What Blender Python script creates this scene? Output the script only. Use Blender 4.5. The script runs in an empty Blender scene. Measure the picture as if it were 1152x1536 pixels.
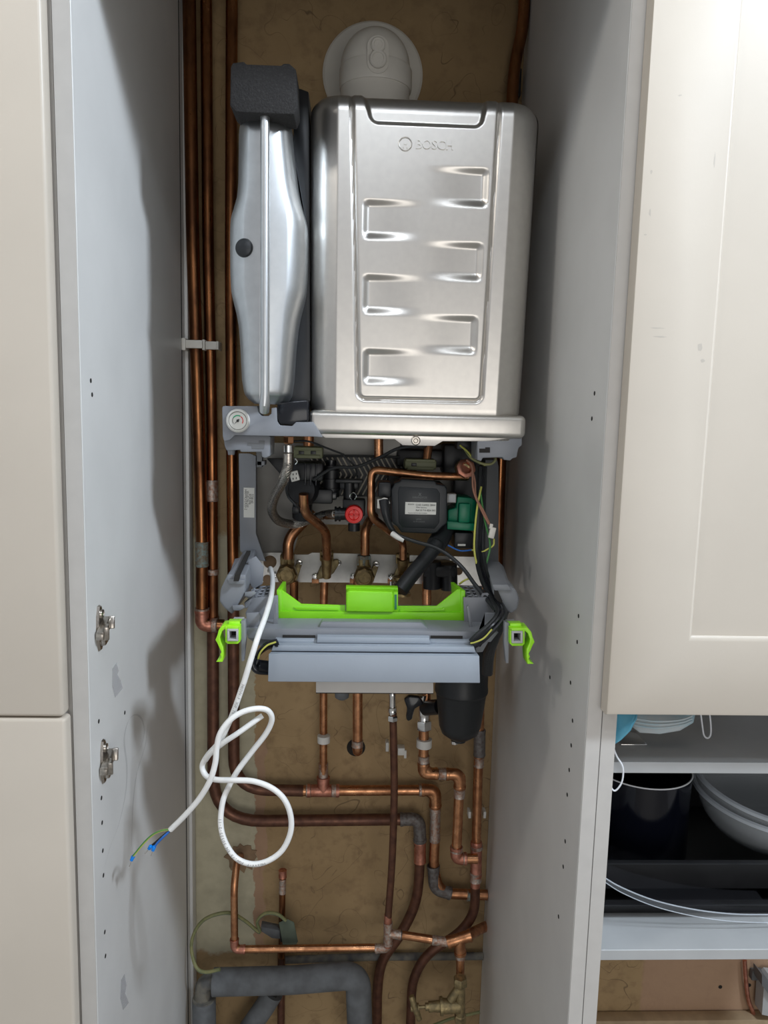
import bpy, bmesh, math, random
from mathutils import Vector as V, Matrix, Euler, Quaternion
random.seed(7)
PI = math.pi
C = bpy.context.scene.collection

# ------------------------------------------------------------------ camera frame
F = 1154.0
_a = V((-46, 156, -F)).normalized()
_c = -V((-216, -8502, -F)).normalized()
_c = (_c - _c.dot(_a) * _a).normalized()
_x = _a.cross(_c)
CAM = V((0, 0, 1.5))
def ray(px, py):
    v = V(((px - 576) / F, -(py - 768) / F, -1.0))
    return V((_x.dot(v), _a.dot(v), _c.dot(v)))
def P(px, py, Y):
    w = ray(px, py)
    return CAM + w * (Y / w.y)
def PX(px, py, X):
    w = ray(px, py)
    return CAM + w * (X / w.x)
def PZ(px, py, Z):
    w = ray(px, py)
    return CAM + w * ((Z - 1.5) / w.z)
def m(px, Y):            # length in metres that spans px pixels at distance Y
    return px * Y / F

# ------------------------------------------------------------------ materials
MATS = {}
def mat(name, color, rough=0.5, metal=0.0, noise=0.0, nscale=30, bump=0.0, bscale=200, color2=None,
        rough2=None, spec=0.5, coat=0.0, alpha=1.0, trans=0.0, stretch=(1, 1, 1), thr=(0.35, 0.65), ior=1.45):
    M = bpy.data.materials.new(name); M.use_nodes = True
    nt = M.node_tree; b = nt.nodes['Principled BSDF']
    b.inputs['Roughness'].default_value = rough
    b.inputs['Metallic'].default_value = metal
    b.inputs['Specular IOR Level'].default_value = spec
    b.inputs['Coat Weight'].default_value = coat
    b.inputs['Alpha'].default_value = alpha
    b.inputs['Transmission Weight'].default_value = trans
    b.inputs['IOR'].default_value = ior
    b.inputs['Base Color'].default_value = (*color, 1)
    g = nt.nodes.new('ShaderNodeNewGeometry')
    mp = nt.nodes.new('ShaderNodeMapping'); mp.inputs['Scale'].default_value = stretch
    nt.links.new(g.outputs['Position'], mp.inputs['Vector'])
    if color2 is None and noise > 0:
        color2 = tuple(max(0, c * (1 - noise)) for c in color)
    if color2 is None:
        color2 = tuple(c * 0.94 for c in color)
    n = nt.nodes.new('ShaderNodeTexNoise'); n.inputs['Scale'].default_value = nscale
    n.inputs['Detail'].default_value = 6
    nt.links.new(mp.outputs['Vector'], n.inputs['Vector'])
    mr = nt.nodes.new('ShaderNodeMapRange')
    mr.inputs['From Min'].default_value = thr[0]; mr.inputs['From Max'].default_value = thr[1]
    nt.links.new(n.outputs['Fac'], mr.inputs['Value'])
    mx = nt.nodes.new('ShaderNodeMix'); mx.data_type = 'RGBA'
    mx.inputs['A'].default_value = (*color, 1); mx.inputs['B'].default_value = (*color2, 1)
    nt.links.new(mr.outputs['Result'], mx.inputs['Factor'])
    nt.links.new(mx.outputs['Result'], b.inputs['Base Color'])
    if rough2 is not None:
        r2 = nt.nodes.new('ShaderNodeMapRange')
        r2.inputs['To Min'].default_value = rough; r2.inputs['To Max'].default_value = rough2
        nt.links.new(mr.outputs['Result'], r2.inputs['Value'])
        nt.links.new(r2.outputs['Result'], b.inputs['Roughness'])
    if bump > 0:
        n2 = nt.nodes.new('ShaderNodeTexNoise'); n2.inputs['Scale'].default_value = bscale
        n2.inputs['Detail'].default_value = 4
        nt.links.new(mp.outputs['Vector'], n2.inputs['Vector'])
        bp = nt.nodes.new('ShaderNodeBump'); bp.inputs['Strength'].default_value = bump
        bp.inputs['Distance'].default_value = 0.002
        nt.links.new(n2.outputs['Fac'], bp.inputs['Height'])
        nt.links.new(bp.outputs['Normal'], b.inputs['Normal'])
    MATS[name] = M
    return M

mat('white_board', (.68, .675, .655), .42, noise=.06, nscale=9, bump=.06, bscale=900)
mat('edge_band', (.52, .50, .47), .45, noise=.05, nscale=40)
mat('cream_door', (.545, .49, .415), .38, noise=.04, nscale=8, bump=.02, bscale=300)
mat('shelf_white', (.43, .44, .44), .45, noise=.08, nscale=14)
mat('dark_hole', (.02, .018, .016), .9)
mat('zinc', (.62, .595, .555), .34, 1.0, color2=(.59, .565, .53), nscale=90, bump=.012, bscale=600, rough2=.345)
mat('vessel_zinc', (.60, .62, .63), .36, 1.0, color2=(.55, .57, .58), nscale=60, bump=.01, bscale=400, rough2=.38)
mat('nickel', (.50, .46, .41), .28, 1.0, noise=.3, nscale=300)
mat('chrome', (.78, .77, .75), .16, 1.0, noise=.1, nscale=100)
mat('steel_plate', (.60, .59, .56), .34, 1.0, noise=.15, nscale=60)
mat('copper', (.66, .33, .17), .26, 1.0, color2=(.40, .18, .09), nscale=70, rough2=.42)
mat('old_copper', (.38, .16, .065), .26, 1.0, color2=(.14, .06, .03), nscale=45, rough2=.42, stretch=(1, 1, .35))
mat('brown_pipe', (.17, .075, .045), .36, .55, color2=(.10, .045, .03), nscale=60, rough2=.5)
mat('pink_copper', (.66, .30, .22), .36, .9, color2=(.42, .17, .11), nscale=90, rough2=.5)
mat('solder', (.52, .47, .42), .42, .7, color2=(.40, .22, .15), nscale=160, bump=.5, bscale=400)
mat('grey_solder', (.20, .19, .185), .5, .45, color2=(.12, .10, .09), nscale=160, bump=.4, bscale=400)
mat('verdigris', (.28, .36, .34), .6, .3, color2=(.25, .18, .12), nscale=200)
mat('brass', (.48, .36, .18), .36, 1.0, color2=(.30, .22, .11), nscale=120, rough2=.5)
mat('old_brass', (.42, .33, .17), .45, .85, color2=(.26, .21, .12), nscale=120, rough2=.6, bump=.3, bscale=300)
mat('grey_plastic', (.205, .215, .235), .42, noise=.06, nscale=20)
mat('panel_grey', (.285, .32, .365), .40, noise=.05, nscale=15, bump=.08, bscale=1500)
mat('dark_grey_plastic', (.13, .135, .14), .5)
mat('green_plastic', (.22, .62, .012), .35, noise=.06, nscale=20)
mat('lime_plastic', (.34, .80, .02), .32)
mat('dark_green', (.0, .155, .075), .35)
mat('olive', (.15, .16, .085), .5)
mat('black_plastic', (.012, .013, .015), .38, noise=.2, nscale=60)
mat('black_gloss', (.008, .009, .012), .18)
mat('black_rubber', (.017, .019, .021), .42, bump=.1)
mat('pump_black', (.014, .017, .020), .36)
mat('foam', (.022, .021, .021), .9, color2=(.034, .033, .033), nscale=350, bump=.8, bscale=500, thr=(.5, .7))
mat('red_plastic', (.72, .012, .010), .32)
mat('white_plastic', (.70, .69, .65), .35)
mat('flue_white', (.66, .63, .57), .32, noise=.05)
mat('cable_white', (.82, .82, .80), .34)
mat('print_grey', (.30, .30, .30), .6)
mat('label_white', (.66, .66, .62), .5)
mat('ink', (.02, .02, .02), .6)
mat('print_dim', (.14, .15, .15), .5)
mat('gauge_green', (.02, .35, .16), .5)
mat('gauge_red', (.7, .05, .04), .5)
mat('braid', (.46, .44, .40), .4, .9, color2=(.16, .15, .14), nscale=500)
mat('back_steel', (.30, .29, .27), .5, .25, noise=.12, nscale=25)
mat('ridge_grey', (.62, .57, .48), .5)
mat('lagging', (.16, .17, .18), .8, color2=(.11, .115, .12), nscale=35, bump=.4, bscale=120)
mat('lagging_dust', (.20, .185, .15), .9, color2=(.10, .10, .10), nscale=50, bump=.4, bscale=120)
mat('wire_yellow', (.50, .50, .10), .4)
mat('wire_green', (.05, .20, .05), .4)
mat('earth_dull', (.26, .25, .11), .55, color2=(.16, .18, .08), nscale=80)
mat('wire_brown', (.30, .14, .09), .45)
mat('wire_blue', (.02, .12, .42), .35)
mat('ferrule_blue', (.0, .22, .75), .35)
mat('clamp_green', (.12, .15, .11), .7, noise=.3)
mat('pot_enamel', (.004, .005, .010), .12)
mat('tray_black', (.012, .012, .013), .42, noise=.3)
mat('clear_plastic', (.60, .64, .67), .22, alpha=.26)
mat('clear_rim', (.70, .76, .82), .2, alpha=.42)
mat('dark_glass', (.04, .04, .045), .3, alpha=.2, spec=.15)
mat('glass', (.6, .63, .65), .08, alpha=.09)
mat('mask_blue', (.10, .42, .62), .8, color2=(.16, .50, .68), nscale=60)
mat('mask_pale', (.42, .62, .70), .85, color2=(.60, .66, .68), nscale=25)
mat('elastic', (.80, .82, .85), .7)
mat('pink_plaster', (.42, .29, .23), .9, noise=.15)
mat('tape', (.66, .66, .68), .25, alpha=.35)
mat('wood_ledge', (.45, .33, .20), .6, noise=.2)
mat('scuff', (.30, .30, .31), .7, alpha=.6)
mat('floor_vinyl', (.32, .30, .27), .5, noise=.1)
mat('ceiling_paint', (.70, .69, .67), .8)

# sheathing of the earth wire: green and yellow stripes along the wire are laid in its own mesh
def wall_material():
    M = bpy.data.materials.new('hardboard_wall'); M.use_nodes = True
    nt = M.node_tree; b = nt.nodes['Principled BSDF']; N = nt.nodes.new; L = nt.links.new
    b.inputs['Roughness'].default_value = .82; b.inputs['Specular IOR Level'].default_value = .25
    g = N('ShaderNodeNewGeometry'); sep = N('ShaderNodeSeparateXYZ'); L(g.outputs['Position'], sep.inputs[0])
    def noise(scale, detail=6, rough=.55, dist=0):
        n = N('ShaderNodeTexNoise'); n.inputs['Scale'].default_value = scale; n.inputs['Detail'].default_value = detail
        n.inputs['Roughness'].default_value = rough; n.inputs['Distortion'].default_value = dist
        L(g.outputs['Position'], n.inputs['Vector']); return n.outputs['Fac']
    def math_(op, a, c=None, clamp=False):
        n = N('ShaderNodeMath'); n.operation = op; n.use_clamp = clamp
        for i, v in enumerate((a, c)):
            if v is None: continue
            if isinstance(v, (int, float)): n.inputs[i].default_value = v
            else: L(v, n.inputs[i])
        return n.outputs[0]
    def mr(v, a, c):
        n = N('ShaderNodeMapRange'); n.inputs['From Min'].default_value = a; n.inputs['From Max'].default_value = c
        L(v, n.inputs['Value']); return n.outputs['Result']
    def mix(f, a, c):
        n = N('ShaderNodeMix'); n.data_type = 'RGBA'; L(f, n.inputs['Factor'])
        for k, v in (('A', a), ('B', c)):
            if isinstance(v, tuple): n.inputs[k].default_value = (*v, 1)
            else: L(v, n.inputs[k])
        return n.outputs['Result']
    base = mix(mr(noise(5, 8, .6), .35, .65), (.41, .285, .15), (.33, .225, .115))
    base = mix(mr(noise(38, 6, .6), .50, .72), base, (.27, .18, .095))
    # scratched arcs
    s = noise(7, 2, .4, 1.2)
    line = math_('SUBTRACT', 1.0, mr(math_('ABSOLUTE', math_('SUBTRACT', s, .5)), .0, .006))
    line = math_('MULTIPLY', math_('MAXIMUM', line, 0.0), mr(noise(14), .48, .58))
    base = mix(math_('MULTIPLY', line, .8), base, (.13, .085, .05))
    s2 = noise(11, 1, .4, .6)
    line2 = math_('SUBTRACT', 1.0, mr(math_('ABSOLUTE', math_('SUBTRACT', s2, .46)), .0, .005))
    base = mix(math_('MULTIPLY', math_('MAXIMUM', line2, 0.0), .45), base, (.14, .09, .05))
    X, Z = sep.outputs[0], sep.outputs[2]
    wob = math_('MULTIPLY', math_('SUBTRACT', noise(22, 6, .65), .5), .045)
    # bare pink plaster band then painted cream strip at the left
    inz = math_('MULTIPLY', mr(math_('ADD', Z, wob), .355, .362), math_('SUBTRACT', 1.0, mr(math_('ADD', Z, wob), 1.24, 1.25)))
    pk = math_('MULTIPLY', math_('SUBTRACT', 1.0, mr(math_('ADD', X, math_('MULTIPLY', wob, .7)), -.166, -.163)), inz)
    pk = math_('MULTIPLY', pk, math_('SUBTRACT', 1.0, mr(math_('ADD', Z, wob), .80, .86)))
    base = mix(math_('MULTIPLY', pk, .75), base, (.40, .25, .17))
    cr = math_('MULTIPLY', math_('SUBTRACT', 1.0, mr(math_('ADD', X, math_('MULTIPLY', wob, .8)), -.186, -.184)), inz)
    base = mix(cr, base, mix(mr(noise(40), .4, .7), (.50, .46, .33), (.43, .39, .28)))
    # paler plaster under the wall cabinet, to the right
    rp = mr(math_('ADD', X, math_('MULTIPLY', wob, .3)), .645, .652)
    base = mix(math_('MULTIPLY', rp, .8), base, (.42, .27, .18))
    L(base, b.inputs['Base Color'])
    bp = N('ShaderNodeBump'); bp.inputs['Strength'].default_value = .35; bp.inputs['Distance'].default_value = .004
    L(math_('ADD', noise(60, 6), cr), bp.inputs['Height']); L(bp.outputs['Normal'], b.inputs['Normal'])
    MATS['wall'] = M
wall_material()

# ------------------------------------------------------------------ mesh builder
WL = {}                  # world location of every object made
class MB:
    def __init__(s, default='grey_plastic'):
        s.bm = bmesh.new(); s.mats = []; s.d = default
    def mi(s, name):
        name = name or s.d
        if name not in s.mats: s.mats.append(name)
        return s.mats.index(name)
    def add(s, t, mname=None, M=None):
        i = s.mi(mname)
        if M is not None: t.transform(M)
        for f in t.faces: f.material_index = i
        me = bpy.data.meshes.new('t'); t.to_mesh(me); t.free()
        s.bm.from_mesh(me); bpy.data.meshes.remove(me)
        return s
    def raw(s, verts, faces, mname=None, fix=True):
        t = bmesh.new(); vs = [t.verts.new(v) for v in verts]
        for f in faces:
            try: t.faces.new([vs[k] for k in f])
            except ValueError: pass
        if fix: bmesh.ops.recalc_face_normals(t, faces=t.faces)
        return s.add(t, mname)
    def box(s, c, size, mname=None, bev=0.0, rot=None, seg=2):
        t = bmesh.new(); bmesh.ops.create_cube(t, size=1)
        t.transform(Matrix.Diagonal((*size, 1)))
        if bev > 0: bmesh.ops.bevel(t, geom=t.edges[:], offset=min(bev, min(size) * .45), segments=seg, affect='EDGES', profile=.5)
        M = Matrix.Translation(V(c))
        if rot: M = M @ Euler(rot).to_matrix().to_4x4()
        return s.add(t, mname, M)
    def pbox(s, px, py, Y, w, h, depth, mname=None, bev=0.0, rot=None, seg=2):
        """front face centred at pixel px,py at distance Y; w,h in pixels"""
        c = P(px, py, Y); c.y += depth / 2
        return s.box(c, (m(w, Y), depth, m(h, Y)), mname, bev, rot, seg)
    def hull2(s, A, YA, B, YB, mname=None, bev=0.0, seg=2):
        """prism between pixel outline A at distance YA and outline B at YB"""
        t = bmesh.new(); n = len(A)
        a = [t.verts.new(P(x, y, YA)) for x, y in A]; b = [t.verts.new(P(x, y, YB)) for x, y in B]
        t.faces.new(a); t.faces.new(b[::-1])
        for i in range(n): t.faces.new((a[i], b[i], b[(i + 1) % n], a[(i + 1) % n]))
        bmesh.ops.recalc_face_normals(t, faces=t.faces)
        if bev > 0: bmesh.ops.bevel(t, geom=t.edges[:], offset=bev, segments=seg, affect='EDGES', profile=.5, clamp_overlap=True)
        return s.add(t, mname)
    def poly(s, A, Y, depth, mname=None, bev=0.0, seg=2):
        """straight prism: outline at Y pushed back by depth along +Y"""
        t = bmesh.new(); n = len(A); pts = [P(x, y, Y) for x, y in A]
        a = [t.verts.new(p) for p in pts]; b = [t.verts.new(p + V((0, depth, 0))) for p in pts]
        t.faces.new(a); t.faces.new(b[::-1])
        for i in range(n): t.faces.new((a[i], b[i], b[(i + 1) % n], a[(i + 1) % n]))
        bmesh.ops.recalc_face_normals(t, faces=t.faces)
        if bev > 0: bmesh.ops.bevel(t, geom=t.edges[:], offset=bev, segments=seg, affect='EDGES', profile=.5, clamp_overlap=True)
        return s.add(t, mname)
    def lathe(s, prof, o, axis=(0, -1, 0), mname=None, seg=32, caps=True):
        """prof: list of (radius, distance along axis)"""
        ax = V(axis).normalized(); q = V((0, 0, 1)).rotation_difference(ax)
        vs = []; fs = []
        for r, d in prof:
            for k in range(seg):
                an = 2 * PI * k / seg
                vs.append(V(o) + q @ V((r * math.cos(an), r * math.sin(an), d)))
        for j in range(len(prof) - 1):
            for k in range(seg):
                k2 = (k + 1) % seg
                fs.append((j * seg + k, j * seg + k2, (j + 1) * seg + k2, (j + 1) * seg + k))
        if caps:
            if prof[0][0] > 1e-5: fs.append(tuple(range(seg))[::-1])
            if prof[-1][0] > 1e-5: fs.append(tuple(range((len(prof) - 1) * seg, len(prof) * seg)))
        t = bmesh.new(); vv = [t.verts.new(v) for v in vs]
        for f in fs:
            try: t.faces.new([vv[k] for k in f])
            except ValueError: pass
        bmesh.ops.remove_doubles(t, verts=t.verts, dist=1e-6)
        bmesh.ops.recalc_face_normals(t, faces=t.faces)
        return s.add(t, mname)
    def cyl(s, a, b, r, mname=None, seg=24, r2=None, bev=.0):
        a, b = V(a), V(b); L = (b - a).length; r2 = r if r2 is None else r2
        if bev: prof = [(max(r - bev, 1e-4), 0), (r, bev), (r2, L - bev), (max(r2 - bev, 1e-4), L)]
        else: prof = [(r, 0), (r2, L)]
        return s.lathe(prof, a, b - a, mname, seg)
    def tube(s, pts, r, mname=None, seg=14, caps=True):
        pts = [V(p) for p in pts]; n = len(pts)
        R = r if isinstance(r, (list, tuple)) else [r] * n
        T = []
        for i in range(n):
            d = pts[min(i + 1, n - 1)] - pts[max(i - 1, 0)]
            T.append(d.normalized() if d.length > 0 else V((0, 0, 1)))
        up = V((0, 1, 0)) if abs(T[0].y) < .9 else V((1, 0, 0))
        nr = (up - T[0] * up.dot(T[0])).normalized()
        vs = []; fs = []
        for i in range(n):
            if i: nr = (T[i - 1].rotation_difference(T[i])) @ nr
            nr = (nr - T[i] * nr.dot(T[i])).normalized(); bn = T[i].cross(nr)
            for k in range(seg):
                an = 2 * PI * k / seg
                vs.append(pts[i] + (nr * math.cos(an) + bn * math.sin(an)) * R[i])
        for i in range(n - 1):
            for k in range(seg):
                k2 = (k + 1) % seg
                fs.append((i * seg + k, i * seg + k2, (i + 1) * seg + k2, (i + 1) * seg + k))
        if caps: fs += [tuple(range(seg))[::-1], tuple(range((n - 1) * seg, n * seg))]
        return s.raw(vs, fs, mname)
    def text(s, body, o, size, mname='ink', extrude=.0001, rot=(PI / 2, 0, 0), align='CENTER', sx=1.0, bold=False):
        cu = bpy.data.curves.new('t', 'FONT'); cu.body = body; cu.size = size; cu.extrude = extrude
        cu.align_x = align; cu.align_y = 'CENTER'; cu.resolution_u = 3
        if bold: cu.offset = size * .02
        ob = bpy.data.objects.new('t', cu); C.objects.link(ob)
        bpy.context.view_layer.update()
        me = bpy.data.meshes.new_from_object(ob)
        t = bmesh.new(); t.from_mesh(me)
        bpy.data.objects.remove(ob); bpy.data.curves.remove(cu); bpy.data.meshes.remove(me)
        return s.add(t, mname, Matrix.Translation(V(o)) @ Euler(rot).to_matrix().to_4x4() @ Matrix.Diagonal((sx, 1, 1, 1)))
    def build(s, name, parent=None, smooth=35, origin=None):
        bm = s.bm
        if origin is None:
            lo = V((min(v.co.x for v in bm.verts), min(v.co.y for v in bm.verts), min(v.co.z for v in bm.verts)))
            hi = V((max(v.co.x for v in bm.verts), max(v.co.y for v in bm.verts), max(v.co.z for v in bm.verts)))
            origin = (lo + hi) / 2
            if parent is None: origin.z = lo.z
        origin = V(origin)
        bm.transform(Matrix.Translation(-origin))
        me = bpy.data.meshes.new(name); bm.to_mesh(me); bm.free()
        for n in s.mats or [s.d]: me.materials.append(MATS[n])
        me.polygons.foreach_set('use_smooth', [True] * len(me.polygons))
        me.set_sharp_from_angle(angle=math.radians(smooth))
        o = bpy.data.objects.new(name, me); C.objects.link(o)
        WL[o] = origin
        if parent is not None:
            o.parent = parent; o.location = origin - WL[parent]
        else: o.location = origin
        return o

def thing(name, label, cat, loc, group=None):
    o = bpy.data.objects.new(name, None); C.objects.link(o); o.empty_display_size = .02
    o.location = V(loc); WL[o] = V(loc)
    o['label'] = label; o['category'] = cat
    if group: o['group'] = group
    return o
def tag(o, label, cat, group=None):
    o['label'] = label; o['category'] = cat
    if group: o['group'] = group
    return o
def struct(o):
    o['kind'] = 'structure'; return o
def copy_tree(o, parent=None):
    c = o.copy(); C.objects.link(c)
    if parent is not None: c.parent = parent
    for ch in list(o.children): copy_tree(ch, c)
    return c

def fil(pts, r, n=7):
    """round the corners of a polyline; r scalar or list per corner"""
    pts = [V(p) for p in pts]; out = [pts[0]]
    for i in range(1, len(pts) - 1):
        a, b, c = pts[i - 1], pts[i], pts[i + 1]
        rr = r[i - 1] if isinstance(r, (list, tuple)) else r
        d1 = (a - b); d2 = (c - b); l = min(rr, d1.length * .49, d2.length * .49)
        p, q = b + d1.normalized() * l, b + d2.normalized() * l
        for k in range(n + 1):
            t = k / n
            out.append(p * (1 - t) ** 2 + b * 2 * t * (1 - t) + q * t * t)
    out.append(pts[-1])
    res = [out[0]]
    for p in out[1:]:
        if (p - res[-1]).length > 1e-5: res.append(p)
    return res
def cat(pts, n=8):
    pts = [V(p) for p in pts]; q = [pts[0] * 2 - pts[1]] + pts + [pts[-1] * 2 - pts[-2]]; out = []
    for i in range(1, len(q) - 2):
        a, b, c, d = q[i - 1:i + 3]
        for k in range(n):
            t = k / n
            out.append(.5 * (2 * b + (c - a) * t + (2 * a - 5 * b + 4 * c - d) * t * t + (3 * b - a - 3 * c + d) * t ** 3))
    out.append(pts[-1]); return out
def PP(l, Y=None):
    return [P(p[0], p[1], p[2] if len(p) > 2 else Y) for p in l]
def cut(p, q, X):        # stop a run at the plane x = X
    return q if q.x <= X else p.lerp(q, (X - p.x) / (q.x - p.x))
def lerp_pt(a, b, t): return V(a) * (1 - t) + V(b) * t

# ================================================================== THE SETTING
WALL_Y = 1.49
LX, RX = -.311, .297        # inner faces of the cupboard
w = MB('wall'); w.box((.2, WALL_Y + .02, 1.385), (3.2, .04, 2.77))
wall_back = struct(w.build('wall_back'))
w = MB('floor_vinyl'); w.box((.2, .2, -.02), (3.2, 2.6, .04)); struct(w.build('floor'))
w = MB('ceiling_paint'); w.box((.2, .2, 2.79), (3.2, 2.6, .04)); struct(w.build('ceiling'))

# --- tall cupboard that holds the boiler
FY = .90
cup = thing('tall_cupboard', 'open tall white cupboard carcass around the boiler, its door taken off', 'cupboard', (0, FY, 0))
def side_panel(x0, x1, parent, holes=(), inner=1, y1=WALL_Y - .004, name='side_panel'):
    b = MB('white_board')
    b.box(((x0 + x1) / 2, (FY + y1) / 2 + .001, 1.19), (x1 - x0, y1 - FY - .002, 2.36), 'white_board', .0006, seg=1)
    b.box(((x0 + x1) / 2, FY + .0004, 1.19), (x1 - x0 - .0006, .0012, 2.36), 'edge_band')
    return b.build(name, parent)
pl = side_panel(-.3305, LX, cup); pr = side_panel(RX, .3155, cup)
# shelf pin and screw holes in each panel
def hole_list(X, lst, parent, r=.0028):
    for px, py in lst:
        q = PX(px, py, X); s = 1 if X < 0 else -1
        b = MB('dark_hole'); b.cyl(q + V((-.0004 * s, 0, 0)), q + V((.0004 * s, 0, 0)), r, seg=14)
        b.build('screw_hole', parent)
hole_list(LX, [(148, 1082), (187, 1069), (152, 1197), (153, 1234), (154, 1276), (155, 1313), (157, 1398), (158, 1434), (136, 571), (138, 592)], pl)
hole_list(RX, [(868, 924), (866, 963), (825, 1016), (856, 1024), (859, 1081), (857, 1118), (854, 1155), (851, 1192), (892, 590), (888, 628), (848, 1262), (845, 1300), (838, 1375)], pr)
b = MB('white_board')      # seam line on each panel where the back strip is joined on
b.box((LX + .0006, 1.425, 1.19), (.0012, .0016, 2.36), 'dark_hole')
b.build('back_seam', pl)
b = MB('white_board'); b.box((LX + .003, 1.468, 1.19), (.006, .034, 2.36), 'white_board', .001); b.build('back_strip', cup)
b = MB('white_board'); b.box(((LX + RX) / 2, FY + .29, 2.36), (RX - LX, .57, .018), 'white_board'); b.build('top_panel', cup)
b = MB('white_board'); b.box(((LX + RX) / 2, FY + .010, 2.20), (RX - LX, .018, .30), 'white_board'); b.build('front_rail', cup)
# scuffs and tape left on the left panel
def tape_strip(lst, parent, X):
    b = MB('tape')
    pts = [PX(x, y, X) + V((.0006, 0, 0)) for x, y in lst]
    n = len(pts); b.raw(pts + [p + V((.0005, 0, 0)) for p in pts],
        [tuple(range(n)), tuple(range(n, 2 * n))[::-1]] + [(i, (i + 1) % n, (i + 1) % n + n, i + n) for i in range(n)])
    o = b.build('tape_scrap', parent); return o
tape_strip([(168, 1003), (174, 994), (177, 1006), (175, 1012), (180, 1020), (183, 1032), (172, 1046), (168, 1030)], pl, LX)
tape_strip([(181, 1470), (186, 1461), (189, 1478), (187, 1490), (192, 1504), (184, 1515), (180, 1498)], pl, LX)
for lst in ([(157, 1300), (165, 1270), (178, 1236), (188, 1190), (190, 1150), (186, 1110), (192, 1082), (203, 1072), (213, 1080), (216, 1100), (209, 1125), (196, 1142)],
            [(222, 1085), (217, 1120), (205, 1160), (199, 1210), (197, 1270)]):
    pts = cat([PX(x, y, LX) + V((.0003, 0, 0)) for x, y in lst], 6)
    b = MB('scuff'); vs = []; fs = []
    for i, p in enumerate(pts):
        wd = .0030 * math.sin(PI * (i + 1) / (len(pts) + 1)) + .0004
        vs += [p + V((0, -wd, 0)), p + V((0, wd, 0))]
        if i: fs.append((2 * i - 2, 2 * i - 1, 2 * i + 1, 2 * i))
    MATS['scuff'].node_tree.nodes['Principled BSDF'].inputs['Alpha'].default_value = .16
    b.raw(vs, fs, 'scuff'); b.build('scuff_mark', pl)
def hinge(px, py):
    q = PX(px, py, LX); h = MB('nickel')
    L = m(70, q.y) / 2
    # base plate: long hexagonal wing plate against the panel
    pts = [(-.010, 0), (-.009, .016), (-.004, L), (.004, L), (.010, L * .7), (.010, -L * .7), (.004, -L), (-.004, -L), (-.009, -.016)]
    vs = [q + V((.0, a, c)) for a, c in pts] + [q + V((.003, a * .8, c * .96)) for a, c in pts]
    n = len(pts)
    h.raw(vs, [tuple(range(n)), tuple(range(n, 2 * n))[::-1]] + [(i, (i + 1) % n, (i + 1) % n + n, i + n) for i in range(n)])
    o = h.build('hinge_plate', cup)
    c = MB('nickel')       # raised saddle, clip and cam
    c.box(q + V((.007, .000, .0)), (.010, .034, .013), 'nickel', .002, rot=(.38, 0, 0))
    c.box(q + V((.013, -.010, -.002)), (.006, .012, .018), 'nickel', .0015, rot=(.2, 0, .3))
    c.box(q + V((.012, .012, .004)), (.008, .008, .016), 'nickel', .0015, rot=(-.3, 0, .2))
    c.box(q + V((.006, .002, -.014)), (.007, .014, .014), 'nickel', .002, rot=(.2, 0, 0))
    c.box(q + V((.006, -.014, -.006)), (.009, .006, .010), 'nickel', .001)
    c.build('clip_saddle', o)
    for s in (-1, 1):
        k = MB('nickel'); p = q + V((.003, .002, s * L * .62))
        k.lathe([(.006, 0), (.0055, .0022), (.0035, .003), (.003, .0018), (.0001, .0018)], p, (1, 0, 0)); k.build('screw', o)
hinge(148, 942); hinge(154, 1142)

# --- neighbouring kitchen cabinets
def shaker_edge(x0, x1, z0, z1, y, t=.020, name='door', parent=None, stile=.0, rec=.006, rs=None):
    b = MB('cream_door')
    if not stile:
        b.box(((x0 + x1) / 2, y + t / 2, (z0 + z1) / 2), (x1 - x0, t, z1 - z0), 'cream_door', .0045, seg=3)
        return b.build(name, parent)
    # frame with recessed centre
    s = stile
    b.box(((x0 + x1) / 2, y + t * .70, (z0 + z1) / 2), (x1 - x0 - .01, t * .55, z1 - z0 - .01), 'cream_door')
    vs = []; fs = []
    def ring(i, yy, e=0): return [V((x0 + i, yy, z0 + i)), V((x1 - i, yy, z0 + i)), V((x1 - i, yy, z1 - i)), V((x0 + i, yy, z1 - i))]
    rings = [ring(0, y + t), ring(0, y + .004), ring(.0012, y + .0012), ring(.004, y), ring(s, y), ring(s + .003, y + .0015), ring(s + .006, y + rec), ring(s + .010, y + rec)]
    for r in rings: vs += r
    for j in range(len(rings) - 1):
        for k in range(4):
            fs.append((j * 4 + k, j * 4 + (k + 1) % 4, (j + 1) * 4 + (k + 1) % 4, (j + 1) * 4 + k))
    e = (len(rings) - 1) * 4; fs.append((e, e + 1, e + 2, e + 3)); fs.append((3, 2, 1, 0))
    b.raw(vs, fs, 'cream_door')
    return b.build(name, parent, smooth=40)
z_up = P(90, 1074.0, .88).z; z_lo = P(95, 1076.5, .88).z
lc = thing('kitchen_cabinet', 'tall cabinet left of the boiler with two plain cream doors, one above the other', 'cabinet', (-.6, FY, 0))
shaker_edge(-.93, -.3325, z_up, 2.34, .876, name='cabinet_door', parent=lc, t=.021)
d2 = shaker_edge(-.93, -.3305, .12, z_lo, .876, name='cabinet_door', parent=lc, t=.021)
b = MB('white_board'); b.box((-.341, 1.19, 1.19), (.018, .57, 2.36), 'white_board', .0006, seg=1); b.box((-.341, FY + .0046, 1.19), (.0176, .0012, 2.36), 'edge_band'); b.build('side_panel', lc)

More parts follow.
